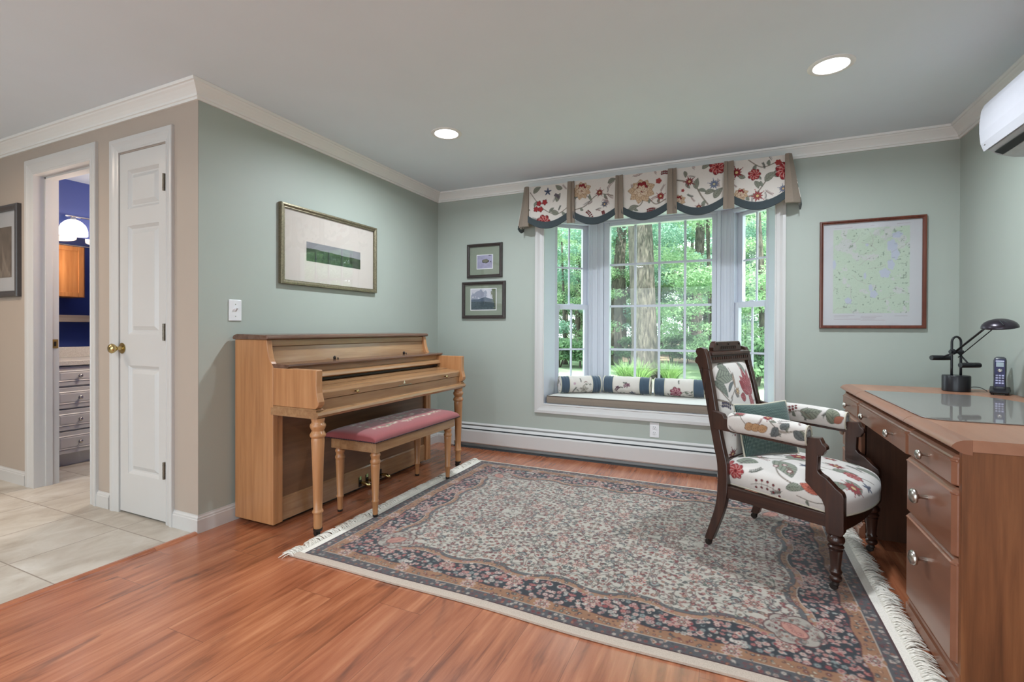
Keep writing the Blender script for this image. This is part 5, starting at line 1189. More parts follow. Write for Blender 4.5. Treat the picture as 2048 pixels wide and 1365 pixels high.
bolster('bolster_pillow', 'middle navy banded bolster with blue star flower on the window seat', (1.695, 0.392, cz + 0.076), 0.0, 0.40, 0.074, m2)
bolster('bolster_pillow', 'navy banded bolster with large rose on the window seat, partly behind the armchair', (2.125, 0.392, cz + 0.076), 0.0, 0.40, 0.074, m3)

# valance
VT = 2.246; vy = -0.130; rgv = random.Random(5)
va = thing('window_valance', 'scalloped floral valance with taupe pleats hung over the bay window', 'valance', (1.93, 0, VT))
VC = Canvas(2.10, 0.40, 0.0018, FBG); ox, oz = 0.88, 1.86
def Vp(u, v):      # place a motif through its place on the cloth: x in metres along the wall, z height
    return (u - ox, v - oz)
def VV(*pts): return [Vp(*p) for p in pts]
vine(VC, VV((0.99, 2.20), (1.10, 2.06), (1.22, 2.0), (1.32, 2.05)), 0.006, True, rgv, 0.05)
vine(VC, VV((1.38, 2.02), (1.46, 2.04), (1.56, 2.12), (1.68, 2.10)), 0.007, True, rgv, 0.045)
vine(VC, VV((1.78, 1.98), (1.88, 2.0), (1.93, 2.06), (2.0, 2.0), (2.07, 2.03)), 0.007, True, rgv, 0.045)
vine(VC, VV((2.15, 2.16), (2.26, 2.12), (2.32, 2.02), (2.36, 1.96)), 0.009, True, rgv, 0.055)
vine(VC, VV((2.54, 1.99), (2.66, 2.0), (2.74, 2.1), (2.80, 2.15), (2.86, 2.1)), 0.007, True, rgv, 0.05)
vine(VC, VV((2.62, 2.24), (2.70, 2.18), (2.78, 2.2)), 0.006, True, rgv, 0.05)
for k in range(46): sprig(VC, rgv.uniform(0.99, 2.84) - ox, rgv.uniform(1.93, 2.23) - oz, rgv.uniform(0.035, 0.07), rgv.uniform(0, 6.3), rgv)
for (u, v, L_, a) in ((1.22, 2.10, 0.075, 1.1), (1.24, 2.0, 0.08, 2.6), (1.27, 2.2, 0.07, 2.6), (1.02, 2.19, 0.08, 0.6), (1.64, 2.20, 0.07, 0.4), (2.28, 2.08, 0.08, 1.4), (2.34, 2.04, 0.07, 0.2), (1.80, 1.97, 0.08, 0.4), (2.40, 2.0, 0.09, 0.9), (2.72, 2.08, 0.09, 0.7), (2.60, 2.12, 0.06, 2.5), (2.66, 2.09, 0.06, -1.2), (2.32, 2.22, 0.07, 0.5), (2.2, 2.22, 0.05, -1.4)):
    VC.leaf(*Vp(u, v), L_, L_ * 0.26, a, (142, 142, 128), (78, 80, 74), (106, 108, 98), 0.08)
for (u, v) in ((1.07, 2.10), (1.12, 2.105), (1.045, 2.055), (1.085, 2.05)):
    VC.polar(*Vp(u, v), 0.025, (70, 40, 40), 5, 0.3, u * 9); VC.polar(*Vp(u, v), 0.022, (158, 52, 54), 5, 0.3, u * 9)
star(VC, *Vp(1.145, 2.19), 0.035)
peony(VC, *Vp(1.11, 1.945), 0.062); peony(VC, *Vp(1.06, 1.93), 0.04)
bloom(VC, *Vp(1.43, 2.17), 0.075); daisy(VC, *Vp(1.575, 2.135), 0.035, (150, 64, 62), 9); daisy(VC, *Vp(1.615, 2.04), 0.030, (104, 106, 124), 9)
berries(VC, *Vp(1.47, 2.0), 0.07, -0.9, rgv); berries(VC, *Vp(1.60, 1.99), 0.05, -1.3, rgv); berries(VC, *Vp(1.20, 2.16), 0.05, -0.6, rgv, (110, 112, 122))
bloom(VC, *Vp(1.895, 2.115), 0.098); daisy(VC, *Vp(2.035, 2.055), 0.036, (158, 50, 54), 9); VC.polar(*Vp(2.02, 2.17), 0.022, (158, 70, 66), 5, 0.2); berries(VC, *Vp(2.03, 2.22), 0.06, 0.0, rgv); berries(VC, *Vp(1.93, 1.95), 0.06, 0.1, rgv)
daisy(VC, *Vp(2.235, 2.14), 0.040, (146, 60, 64), 6); daisy(VC, *Vp(2.40, 2.10), 0.040, (120, 130, 158), 7, (190, 180, 150)); peony(VC, *Vp(2.42, 2.22), 0.058); bloom(VC, *Vp(2.16, 2.01), 0.05); daisy(VC, *Vp(2.30, 1.945), 0.028, (140, 66, 62), 8); VC.polar(*Vp(2.19, 2.08), 0.012, (150, 60, 60), 5, 0.3)
peony(VC, *Vp(2.655, 2.135), 0.042); peony(VC, *Vp(2.84, 2.14), 0.062); daisy(VC, *Vp(2.545, 2.165), 0.045, (150, 48, 54), 6); daisy(VC, *Vp(2.675, 1.985), 0.045, (168, 84, 84), 6); VC.polar(*Vp(2.80, 2.20), 0.022, (160, 62, 60), 6, 0.25); daisy(VC, *Vp(2.83, 2.02), 0.032, (124, 130, 156), 7); bloom(VC, *Vp(2.57, 2.01), 0.05)
edges = [(0.980, 1.318), (1.372, 1.702), (1.757, 2.086), (2.146, 2.465), (2.526, 2.842)]
for k, (xa, xb) in enumerate(edges):
    xa -= 0.008; xb += 0.008; N = 130; Mz = 150
    U, V = np.meshgrid(np.linspace(0, 1, N), np.linspace(0, 1, Mz), indexing='ij')
    X = xa + U * (xb - xa); scal = 1.985 - 0.100 * np.sin(PI * (0.09 + 0.82 * U)) ** 0.9 + 0.01
    bot = scal + 0.040
    Y = vy - 0.010 * np.sin(PI * U) * (1 - V) - 0.003 * np.sin(7 * U + k)
    Zv = bot + V * (VT - bot)
    grid_obj('floral_panel', np.stack([X, Y, Zv], -1), VC.sample(X - ox, Zv - oz), M['fab'], va, thick=-0.004)
    U2, V2 = np.meshgrid(np.linspace(0, 1, 60), np.linspace(0, 1, 8), indexing='ij'); X2 = xa + U2 * (xb - xa); s2 = 1.985 - 0.100 * np.sin(PI * (0.09 + 0.82 * U2)) ** 0.9 + 0.01
    Z2 = s2 - 0.010 + V2 * 0.056; Y2 = vy - 0.014 - 0.010 * np.sin(PI * U2) - 0.003 * np.sin(7 * U2 + k) + 0 * V2
    grid_obj('navy_hem', np.stack([X2, Y2, Z2], -1), None, M['hem'], va, thick=-0.006)
pl = [(1.318, 1.372), (1.702, 1.757), (2.086, 2.146), (2.465, 2.526)]
for k, (xa, xb) in enumerate(pl):
    rings = []
    for j in range(9):
        v = j / 8; z_ = VT + 0.002 + v * (1.914 - VT); sp_ = 0.006 * v; y_ = vy - 0.020 - 0.008 * math.sin(PI * v)
        m_ = xa + (xb - xa) * (0.62 if k % 2 == 0 else 0.4)
        rings.append([(xa - sp_, y_ + 0.012, z_), (xa - sp_, y_, z_), (m_ - 0.006, y_ - 0.004 * v, z_), (m_ + 0.004 * v, y_ + 0.010, z_), (xb + sp_, y_ - 0.002, z_), (xb + sp_, y_ + 0.012, z_)])
    obj('pleat', MB().loft(rings[::-1]), M['taupe'], va, smooth=True, auto=40)
for s_, x_ in ((-1, 0.957), (1, 2.862)):
    rings = []
    for j in range(9):
        v = j / 8; z_ = VT + 0.002 + v * (1.918 - VT); fl = 0.045 * v
        inx = x_ - s_ * 0.022; outx = x_ + s_ * (0.018 + fl * 1.3)
        rings.append([(inx, vy - 0.020, z_), ((inx + outx) / 2, vy - 0.026, z_), (outx, vy - 0.010 + 0.02 * v, z_), (outx - s_ * 0.006, vy + 0.002 + 0.02 * v, z_), (inx, vy - 0.006, z_)])
    obj('pleat', MB().loft(rings), M['taupe'], va, smooth=True, auto=40)
    U, V = np.meshgrid(np.linspace(0, 1, 40), np.linspace(0, 1, 110), indexing='ij')
    Yr = vy + U * (-vy - 0.004); Zr_ = 1.935 - 0.02 * np.sin(PI * U) + V * (VT - 1.935 + 0.02 * np.sin(PI * U)); Xr = x_ + s_ * (0.016 + 0.060 * (1 - V)) + 0 * U
    grid_obj('floral_return', np.stack([Xr, Yr, Zr_], -1), TILE.sample(0.20 + Yr + s_ * 0.1, Zr_ - 1.9 + 0.33), M['fab'], va, thick=0.003)
    grid_obj('navy_hem', np.stack([Xr[:, :8] + s_ * 0.003, Yr[:, :8], 1.905 + V[:, :8] * 0.45 - 0.02 * np.sin(PI * U[:, :8]) + 0.0], -1), None, M['hem'], va, thick=0.003)
obj('mounting_board', MB().box(0.94, 2.88, vy + 0.004, -0.002, VT - 0.030, VT - 0.002), M['trim'], va)

# ================================================================== ARMCHAIR (local: +x forward, y to the sitter's left)
ac = thing('armchair', 'antique carved mahogany armchair in floral linen standing on the rug by the desk', 'armchair', (2.769, -1.182, 0.0), math.atan2(-0.423, 0.906), local=True)
def arc(pts, n=4):
    P = np.array(pts, float); out = []
    for i in range(len(P) - 1):
        P0, P1, P2, P3 = P[max(i - 1, 0)], P[i], P[i + 1], P[min(i + 2, len(P) - 1)]
        for k in range(n):
            f = k / n; out.append(tuple(0.5 * (2 * P1 + (P2 - P0) * f + (2 * P0 - 5 * P1 + 4 * P2 - P3) * f * f + (3 * P1 - P0 - 3 * P2 + P3) * f ** 3)))
    out.append(tuple(P[-1])); return out
bk = arc([(-0.276, 0.045), (-0.248, 0.13), (-0.222, 0.22), (-0.212, 0.31), (-0.217, 0.42), (-0.236, 0.50), (-0.262, 0.614), (-0.298, 0.78), (-0.324, 0.87)])
ftp = arc([(-0.236, 0.045), (-0.205, 0.13), (-0.176, 0.22), (-0.163, 0.31), (-0.168, 0.42), (-0.188, 0.50), (-0.216, 0.614), (-0.250, 0.78), (-0.270, 0.87)])
for s_ in (-1, 1):
    def lat(z_): return s_ * (0.258 - 0.035 * max(0, (z_ - 0.3)) / 0.67)
    rings = [[(b_[0], lat(b_[1]) - 0.017, b_[1]), (f_[0], lat(f_[1]) - 0.017, f_[1]), (f_[0], lat(f_[1]) + 0.017, f_[1]), (b_[0], lat(b_[1]) + 0.017, b_[1])] for b_, f_ in zip(bk, ftp)]
    ps = obj('back_post', MB().loft(rings), M['chairw'], ac, bevel=0.004)
    # carved ear at the top of the post
    yl = lat(0.93)
    ear = [(-0.270, 0.868), (-0.324, 0.868), (-0.332, 0.890), (-0.348, 0.905), (-0.345, 0.925), (-0.334, 0.935), (-0.345, 0.955), (-0.340, 0.972), (-0.318, 0.978), (-0.298, 0.970), (-0.288, 0.95), (-0.280, 0.92)]
    obj('carved_ear', MB().prism(ear, 'y', yl - 0.018, yl + 0.018), M['chairw'], ps, bevel=0.003)
    for q in (0.70, 0.775, 0.85):
        t_ = (q - 0.614) / (0.87 - 0.614); xb_ = -0.262 - 0.062 * t_; xf_ = -0.216 - 0.054 * t_
        obj('incised_groove', MB().box(xb_ + 0.010, xb_ + 0.014, lat(q) + s_ * 0.0165, lat(q) + s_ * 0.0185, q - 0.03, q + 0.03), M['iron'], ps)
    obj('caster', MB().lathe([(0.002, -0.008), (0.015, -0.007), (0.0165, 0), (0.015, 0.007), (0.002, 0.008)], (-0.262, s_ * 0.256, 0.0275), 16, 'y').lathe([(0.010, 0.028), (0.013, 0.034), (0.013, 0.048)], (-0.256, s_ * 0.256, 0), 12), M['iron'], ps, smooth=True, auto=40)
# back rails and crest
def arm_cloth(s_):
    c = Canvas(0.37, 0.28, 0.0014, (228, 222, 216)); g = random.Random(31 + s_)
    for k in range(10): sprig(c, g.uniform(0.02, 0.35), g.uniform(0.03, 0.16), g.uniform(0.03, 0.05), g.uniform(0, 6.3), g)
    if s_ < 0:
        vine(c, [(0.075, 0.10), (0.09, 0.125), (0.12, 0.15)], 0.003, False, g); rosebud(c, 0.070, 0.085, 0.022, -PI / 2)
        vine(c, [(0.19, 0.09), (0.215, 0.12), (0.25, 0.14), (0.31, 0.13), (0.35, 0.11)], 0.004, True, g, 0.034); daisy(c, 0.19, 0.082, 0.028, (154, 44, 56), 9)
        for k in range(3): c.leaf(0.10 + 0.028 * k, 0.15, 0.045, 0.014, -0.3, (196, 156, 116), (110, 74, 54), (160, 120, 88))
        for (x, y, a) in ((0.25, 0.135, -0.9), (0.24, 0.13, 2.2), (0.30, 0.13, 0.5)): c.leaf(x, y, 0.05, 0.015, a, (112, 116, 116), (64, 68, 68), (84, 88, 88))
    else:
        berries(c, 0.06, 0.12, 0.07, -0.2, g); c.leaf(0.15, 0.13, 0.10, 0.026, -0.2, (144, 148, 132), (80, 84, 78), (104, 108, 100), 0.1); vine(c, [(0.02, 0.10), (0.08, 0.14), (0.15, 0.13), (0.2, 0.15)], 0.004, True, g, 0.03)
        c.leaf(0.29, 0.16, 0.09, 0.03, -1.7, (132, 136, 118), (72, 78, 68), (100, 104, 94), 0.1); c.leaf(0.30, 0.15, 0.05, 0.014, -0.6, (170, 110, 90), (100, 50, 46))
    return c
def leanx(z_): return -0.232 - (z_ - 0.55) * 0.205
obj('crest_rail', MB().prism([(-0.310, 0.905), (-0.272, 0.900), (-0.284, 0.955), (-0.322, 0.960)], 'y', -0.215, 0.215), M['chairx'], ac, bevel=0.002)
obj('crest_ledge', MB().prism([(-0.322, 0.945), (-0.268, 0.938), (-0.270, 0.952), (-0.322, 0.960)], 'y', -0.208, 0.208), M['chairx'], ac, bevel=0.002)
cr_ = obj('carved_crest', MB().prism([(-0.150, 0.955), (0.150, 0.955), (0.152, 0.975), (0.140, 0.998), (0.128, 1.006), (-0.128, 1.006), (-0.140, 0.998), (-0.152, 0.975)], 'x', -0.322, -0.292), M['chairx'], ac, bevel=0.004)
obj('carved_groove', MB().prism([(-0.090, 0.965), (0.090, 0.965), (0.078, 0.982), (-0.078, 0.982)], 'x', -0.2925, -0.2905), M['iron'], cr_)
q = MB()
for k in range(8): q.prism([(-0.081 + k * 0.0225, 0.967), (-0.070 + k * 0.0225, 0.967), (-0.0755 + k * 0.0225, 0.979)], 'x', -0.2915, -0.2885)
obj('dentil_carving', q, M['chairx'], cr_)
for y_ in (-0.12, 0.0, 0.12): obj('carved_button', MB().lathe([(0.007, 0), (0.006, 0.003), (0.001, 0.005)], (-0.2925, y_, 0.993), 10, 'x'), M['iron'], cr_)
q = MB()
for k in range(17):
    y_ = -0.192 + k * 0.024; q.lathe([(0.0085, 0.0), (0.007, 0.004), (0.001, 0.005)], (-0.274 - 0.002, y_, 0.922), 8, 'x')
obj('bead_carving', q, M['chairw'], ac)
obj('lower_back_rail', MB().prism([(-0.222, 0.385), (-0.185, 0.385), (-0.192, 0.440), (-0.228, 0.440)], 'y', -0.245, 0.245), M['chairx'], ac, bevel=0.003)
# upholstered back: dense painted grid
def pad(nm, nu, nv, fn, uvfn, parent, flip=False, mat=None):
    U, V = np.meshgrid(np.linspace(-1, 1, nu), np.linspace(-1, 1, nv), indexing='ij'); P = fn(U, V)
    uu, vv = uvfn(U, V); return P, uu, vv
BC = Canvas(0.44, 0.52, 0.0016, (228, 222, 216)); rgc = random.Random(8)
# painted as seen from the front: u from the sitter's right (near side) to left, v upward
for k in range(14): sprig(BC, rgc.uniform(0.02, 0.42), rgc.uniform(0.04, 0.48), rgc.uniform(0.035, 0.06), rgc.uniform(0, 6.3), rgc)
vine(BC, [(0.0, 0.30), (0.07, 0.28), (0.14, 0.25), (0.22, 0.23), (0.29, 0.22)], 0.009, False, rgc)
vine(BC, [(0.02, 0.36), (0.05, 0.32), (0.09, 0.28)], 0.006, False, rgc); vine(BC, [(0.10, 0.30), (0.15, 0.34), (0.17, 0.40), (0.15, 0.45)], 0.005, False, rgc)
for (x, y, L_, w_, a, cl) in ((0.02, 0.40, 0.15, 0.040, 0.0, (142, 150, 134)), (0.01, 0.39, 0.11, 0.022, -0.9, (130, 138, 126)), (0.13, 0.24, 0.065, 0.026, -2.2, (112, 124, 112)), (0.22, 0.23, 0.085, 0.022, -1.15, (112, 120, 128)), (0.31, 0.21, 0.08, 0.022, 2.5, (140, 146, 132)), (0.33, 0.12, 0.13, 0.020, 1.5, (140, 148, 134)), (0.37, 0.14, 0.12, 0.018, 1.25, (134, 142, 130)), (0.16, 0.30, 0.05, 0.022, 1.0, (140, 134, 130)), (0.05, 0.46, 0.10, 0.020, -0.3, (136, 142, 128)), (0.165, 0.35, 0.08, 0.013, 1.35, (186, 160, 140)), (0.28, 0.47, 0.09, 0.016, -0.8, (140, 146, 134)), (0.09, 0.33, 0.09, 0.012, 0.6, (108, 116, 122))):
    BC.leaf(x, y, L_, w_, a, cl, (74, 80, 76), (94, 100, 94), 0.1)
for (a, L_, w_) in ((2.25, 0.115, 0.026), (1.75, 0.135, 0.028), (1.2, 0.13, 0.027), (0.75, 0.11, 0.024), (2.8, 0.09, 0.024), (0.2, 0.07, 0.020)):
    BC.leaf(0.315, 0.315, L_, w_, a, (146, 42, 52), (88, 24, 32), (196, 118, 122))
BC.leaf(0.345, 0.20, 0.15, 0.026, 1.85, (158, 58, 64), (92, 28, 34), (206, 140, 138)); BC.leaf(0.27, 0.34, 0.06, 0.022, 2.4, (142, 40, 48), (88, 24, 32)); BC.leaf(0.26, 0.29, 0.06, 0.024, 2.9, (142, 40, 48), (88, 24, 32), (196, 118, 122))
BC.stroke([(0.29, 0.42), (0.275, 0.47)], 0.007, (176, 130, 130)); berries(BC, 0.03, 0.17, 0.15, 0.05, rgc); berries(BC, 0.06, 0.12, 0.10, 0.3, rgc); berries(BC, 0.02, 0.27, 0.06, -0.2, rgc, (70, 76, 100)); daisy(BC, 0.18, 0.33, 0.030, (190, 160, 130), 5)
BC.leaf(0.16, 0.49, 0.14, 0.018, 0.1, (150, 44, 54), (96, 26, 34), (198, 120, 124)); daisy(BC, 0.06, 0.03, 0.035, (140, 60, 64), 6)
for y in (0.03, 0.5): pass
nu, nv = 170, 200
U, V = np.meshgrid(np.linspace(-1, 1, nu), np.linspace(-1, 1, nv), indexing='ij')
Zb = 0.672 + V * 0.232; Wb = 0.208 - 0.020 * (V + 1) / 2; puff = 0.045 * se(U * 0.995, 2.6) * se(V * 0.995, 2.6)
Pb = np.stack([leanx(Zb) + 0.006 + puff, -U * -Wb * -1, Zb], -1)
# u runs from the near side (negative y) to the far side
Pb[..., 1] = U * Wb
grid_obj('back_upholstery', Pb, BC.sample(0.22 + U * 0.205, 0.25 + V * 0.235), M['fab'], ac)
obj('back_board', MB().prism([(leanx(0.44) - 0.028, 0.440), (leanx(0.44) + 0.007, 0.440), (leanx(0.905) + 0.007, 0.905), (leanx(0.905) - 0.024, 0.905)], 'y', -0.205, 0.205), M['fab'] if False else M['linen'], ac)
obj('piping', MB().tube([(leanx(z_) + 0.009, y_, z_) for y_, z_ in ((-0.206, 0.441), (-0.187, 0.903), (0.187, 0.903), (0.206, 0.441), (-0.206, 0.441))], 0.004, 6), M['cord'], ac, smooth=True)
# seat
SC = floral_tile(12, 0.66); SC.wrap = True
SC2 = Canvas(0.80, 0.84, 0.0018, (228, 222, 216)); rgs = random.Random(3)
vine(SC2, [(0.18, 0.30), (0.30, 0.26), (0.42, 0.34), (0.55, 0.33), (0.68, 0.42)], 0.006, False, rgs)
vine(SC2, [(0.40, 0.34), (0.36, 0.24), (0.40, 0.14), (0.50, 0.10)], 0.006, False, rgs)
for (x, y, L_, w_, a) in ((0.34, 0.25, 0.17, 0.046, -0.75), (0.36, 0.34, 0.11, 0.03, 0.3), (0.18, 0.17, 0.11, 0.034, 0.1), (0.17, 0.22, 0.09, 0.022, 1.0), (0.22, 0.24, 0.09, 0.02, 0.2), (0.56, 0.33, 0.1, 0.026, 0.8), (0.62, 0.28, 0.09, 0.026, -0.6), (0.60, 0.52, 0.12, 0.03, 0.3), (0.36, 0.52, 0.1, 0.03, 2.4), (0.52, 0.62, 0.1, 0.028, -0.5), (0.62, 0.14, 0.10, 0.026, 1.3), (0.45, 0.08, 0.08, 0.02, 0.2)):
    SC2.leaf(x, y, L_, w_, a, (144, 150, 134), (82, 88, 82), (104, 110, 100), 0.1)
for k in range(34): sprig(SC2, rgs.uniform(0.05, 0.75), rgs.uniform(0.05, 0.8), rgs.uniform(0.04, 0.075), rgs.uniform(0, 6.3), rgs)
for (x, y) in ((0.40, 0.22), (0.44, 0.17), (0.37, 0.19), (0.26, 0.27)): SC2.polar(x, y, 0.014, (110, 40, 48), 8, 0.2); SC2.polar(x, y, 0.009, (222, 206, 200), 5, 0.2)
peony(SC2, 0.13, 0.12, 0.062, (168, 62, 66), (190, 96, 96), (130, 36, 44)); peony(SC2, 0.20, 0.10, 0.045, (160, 54, 60)); daisy(SC2, 0.40, 0.42, 0.055, (152, 40, 54), 11); daisy(SC2, 0.55, 0.42, 0.04, (156, 60, 68), 7); daisy(SC2, 0.66, 0.24, 0.045, (168, 70, 74), 11); peony(SC2, 0.62, 0.36, 0.035)
for k in range(4): SC2.leaf(0.60, 0.10, 0.10, 0.022, 1.9 + 0.35 * k, (196, 112, 92) if k % 2 else (206, 170, 130), (90, 50, 44), (150, 80, 70))
star(SC2, 0.47, 0.28, 0.03); star(SC2, 0.68, 0.34, 0.03); berries(SC2, 0.28, 0.05, 0.14, -0.05, rgs); berries(SC2, 0.30, 0.46, 0.08, 1.0, rgs); vine(SC2, [(0.5, 0.06), (0.58, 0.05), (0.66, 0.08)], 0.004, True, rgs, 0.03); berries(SC2, 0.42, 0.62, 0.1, 0.4, rgs); daisy(SC2, 0.5, 0.55, 0.04, (150, 50, 58), 9); bloom(SC2, 0.3, 0.62, 0.05)
nu, nv = 240, 230
T1 = np.linspace(-1, 1, nu); T2 = np.linspace(-1, 1, nv)
def wrapc(t, p=4.0):      # even arc-length walk over a superellipse
    ph = np.linspace(PI, 0, 800); x = np.sign(np.cos(ph)) * np.abs(np.cos(ph)) ** (2 / p); h = np.abs(np.sin(ph)) ** (2 / p)
    s__ = np.concatenate([[0], np.cumsum(np.hypot(np.diff(x), np.diff(h) * 0.45))]); s__ /= s__[-1]; f = (t + 1) / 2
    return np.interp(f, s__, x), np.interp(f, s__, h)
xa_, ha_ = wrapc(T1, 4.2); xb_, hb_ = wrapc(T2, 5.0)
Xa, Yb = np.meshgrid(xa_, xb_, indexing='ij'); Ha, Hb = np.meshgrid(ha_, hb_, indexing='ij')
H = Ha * Hb; fwd_half = 0.262 + 0.052 * (Xa > 0) * np.clip(Xa, 0, 1) * (1 - Yb ** 2)
Ws = 0.248 + 0.016 * Xa
Xs = 0.035 + Xa * fwd_half * (1 + 0.05 * H); Ys = Yb * Ws * (1.0 + 0.06 * H * (1 - H) * 4)
Zs = 0.322 + 0.118 * H + 0.020 * (1 - Xa ** 2) * (1 - Yb ** 2) * H - 0.008 * Xa
T1g, T2g = np.meshgrid(T1, T2, indexing='ij')
grid_obj('seat_cushion', np.stack([Xs, Ys, Zs], -1), SC2.sample(0.39 + T1g * 0.385, 0.40 + T2g * 0.385), M['fab'], ac)
sp_pts = [(0.035 + a * (0.262 + (0.052 * (1 - b * b) * a if a > 0 else 0)), b * (0.248 + 0.016 * a), 0.325 - 0.008 * a) for a, b in [(-1, -1)] + [(-1 + 2 * k / 10, -1) for k in range(1, 11)] + [(1, -1 + 2 * k / 12) for k in range(1, 13)] + [(1 - 2 * k / 10, 1) for k in range(1, 11)] + [(-1, 1 - 2 * k / 6) for k in range(1, 7)]]
obj('piping', MB().tube(sp_pts, 0.0045, 6), M['cord'], ac, smooth=True)
for s_ in (-1, 1):
    obj('side_rail', MB().prism([(-0.195, 0.268), (0.255, 0.258), (0.255, 0.312), (-0.195, 0.324)], 'y', s_ * 0.240, s_ * 0.268), M['chairx'], ac, bevel=0.003)
fr_ = MB(); rings = []
for k in range(13):
    b = -1 + 2 * k / 12; x = 0.297 + 0.020 * (1 - b * b); rings.append([(x - 0.028, b * 0.238, 0.248), (x, b * 0.238, 0.248), (x, b * 0.238, 0.314), (x - 0.028, b * 0.238, 0.314)])
obj('front_rail', fr_.loft(rings), M['chairx'], ac, bevel=0.003)
obj('rear_rail', MB().box(-0.205, -0.175, -0.238, 0.238, 0.262, 0.324), M['chairx'], ac, bevel=0.003)
sup = [(0.172, 0.616), (0.226, 0.622), (0.236, 0.600), (0.248, 0.590), (0.250, 0.576), (0.242, 0.568), (0.236, 0.552), (0.220, 0.548), (0.218, 0.486), (0.228, 0.474), (0.250, 0.462), (0.284, 0.428), (0.306, 0.412), (0.311, 0.396), (0.311, 0.256), (0.302, 0.238), (0.252, 0.238), (0.246, 0.252), (0.243, 0.345), (0.232, 0.372), (0.171, 0.432)]
lp = [(0.012, 0.046), (0.020, 0.052), (0.024, 0.060), (0.023, 0.068), (0.017, 0.074), (0.021, 0.082), (0.024, 0.090), (0.020, 0.096), (0.018, 0.104), (0.024, 0.168), (0.026, 0.176), (0.020, 0.181), (0.027, 0.185), (0.030, 0.191), (0.026, 0.197), (0.019, 0.200), (0.028, 0.206), (0.032, 0.216), (0.031, 0.226), (0.024, 0.235), (0.020, 0.240)]
for s_ in (-1, 1):
    sb = obj('arm_support', MB().prism(sup, 'y', s_ * 0.247, s_ * 0.285), M['chairw'], ac, bevel=0.004)
    lg = obj('front_leg', MB().lathe(lp, (0.278, s_ * 0.262, 0), 26), M['chairw'], ac, smooth=True, auto=50)
    obj('caster', MB().lathe([(0.002, -0.009), (0.014, -0.008), (0.0165, 0), (0.014, 0.008), (0.002, 0.009)], (0.272, s_ * 0.262, 0.0275), 16, 'y').lathe([(0.009, 0.030), (0.014, 0.036), (0.012, 0.0465)], (0.278, s_ * 0.262, 0), 14), M['iron'], lg, smooth=True, auto=40)
    # arm: rear bracket, wooden rail, padded top
    AC_ = arm_cloth(s_)
    ab = obj('arm_rail', MB().prism([(-0.232, 0.588), (-0.140, 0.584), (0.180, 0.566), (0.180, 0.580), (-0.146, 0.600), (-0.150, 0.640), (-0.176, 0.646), (-0.186, 0.664), (-0.240, 0.676)], 'y', s_ * 0.245, s_ * 0.277), M['chairw'], ac, bevel=0.003)
    nu, nv = 130, 110; U, V = np.meshgrid(np.linspace(-1, 1, nu), np.linspace(0, 1, nv), indexing='ij'); th = V * 2 * PI
    endf = se(U * 0.999, 9) ** 1.0; rx_ = 0.016 + (U + 1) / 2 * 0.33
    ry = 0.040 * endf; rz_ = 0.046 * endf; yc = s_ * 0.262; zc = 0.632 - 0.012 * (U + 1) / 2 + 0.006 * np.sin(PI * (U + 1) / 2)
    sq = lambda v_, p: np.sign(v_) * np.abs(v_) ** p
    P = np.stack([-0.158 + (U + 1) / 2 * 0.336, yc + ry * sq(np.cos(th), 0.75), zc + rz_ * sq(np.sin(th), 0.75)], -1)
    grid_obj('arm_pad', P, AC_.sample(rx_, V * 0.28), M['fab'], ac)
    obj('piping', MB().tube([(0.176, yc + 0.037 * math.cos(a), 0.620 + 0.043 * math.sin(a)) for a in [2 * PI * k / 24 for k in range(25)]], 0.0035, 6), M['cord'], ac, smooth=True)
# small teal cushion on the seat
pc = thing('throw_pillow', 'small dotted teal pillow with cream cord leaning in the floral armchair', 'pillow', (0, 0, 0), local=True)
nu, nv = 60, 50; hw, hh = 0.138, 0.130
def pillow_pt(U, V, side, T=0.055):
    e = (1 - U ** 2) ** 0.45 * (1 - V ** 2) ** 0.45
    X = U * hw * (1 - 0.07 * (1 - V ** 2) * 0 - 0.06 * (1 - np.abs(V)) * np.abs(U) ** 4); Z_ = V * hh * (1 - 0.08 * (1 - np.abs(U)) * np.abs(V) ** 4)
    return np.stack([side * T * e, X, Z_], -1)
mw = Matrix.Translation((2.769, -1.182, 0)) @ Matrix.Rotation(math.atan2(-0.423, 0.906), 4, 'Z') @ Matrix.Translation((-0.098, -0.010, 0.574)) @ Matrix.Rotation(math.radians(-37), 4, 'Z') @ Matrix.Rotation(math.radians(-18), 4, 'Y') @ Matrix.Rotation(math.radians(4), 4, 'X')
U, V = np.meshgrid(np.linspace(-1, 1, nu), np.linspace(-1, 1, nv), indexing='ij')
def dots():
    t = NT('teal_dotted_cloth'); v = t.coord('Object', (170, 170, 170)); vo = t.n('ShaderNodeTexVoronoi'); vo.inputs['Randomness'].default_value = 0.0; vo.inputs['Scale'].default_value = 1.0; vo.voronoi_dimensions = '2D'; sp_ = t.n('ShaderNodeSeparateXYZ'); t.l(v, sp_.inputs[0]); cb_ = t.n('ShaderNodeCombineXYZ'); t.l(sp_.outputs[1], cb_.inputs[0]); t.l(sp_.outputs[2], cb_.inputs[1]); t.l(cb_.outputs[0], vo.inputs['Vector'])
    m_ = t.math('LESS_THAN', vo.outputs['Distance'], 0.26); col = t.mix(m_, sl((44, 66, 64)), sl((120, 138, 128))); return t.set(col=col, rough=0.9, sheen=0.3)
M['dots'] = dots()
for s_ in (1, -1):
    o = grid_obj('pillow_face', pillow_pt(U, V, s_), None, M['dots'], pc, flip=(s_ < 0))
N = 40; pr = []
for k in range(N): pr.append((-1 + 2 * k / N, -1))
for k in range(N): pr.append((1, -1 + 2 * k / N))
for k in range(N): pr.append((1 - 2 * k / N, 1))
for k in range(N + 1): pr.append((-1, 1 - 2 * k / N))
pp = [tuple(pillow_pt(np.array(a), np.array(b), 1)) for a, b in pr]
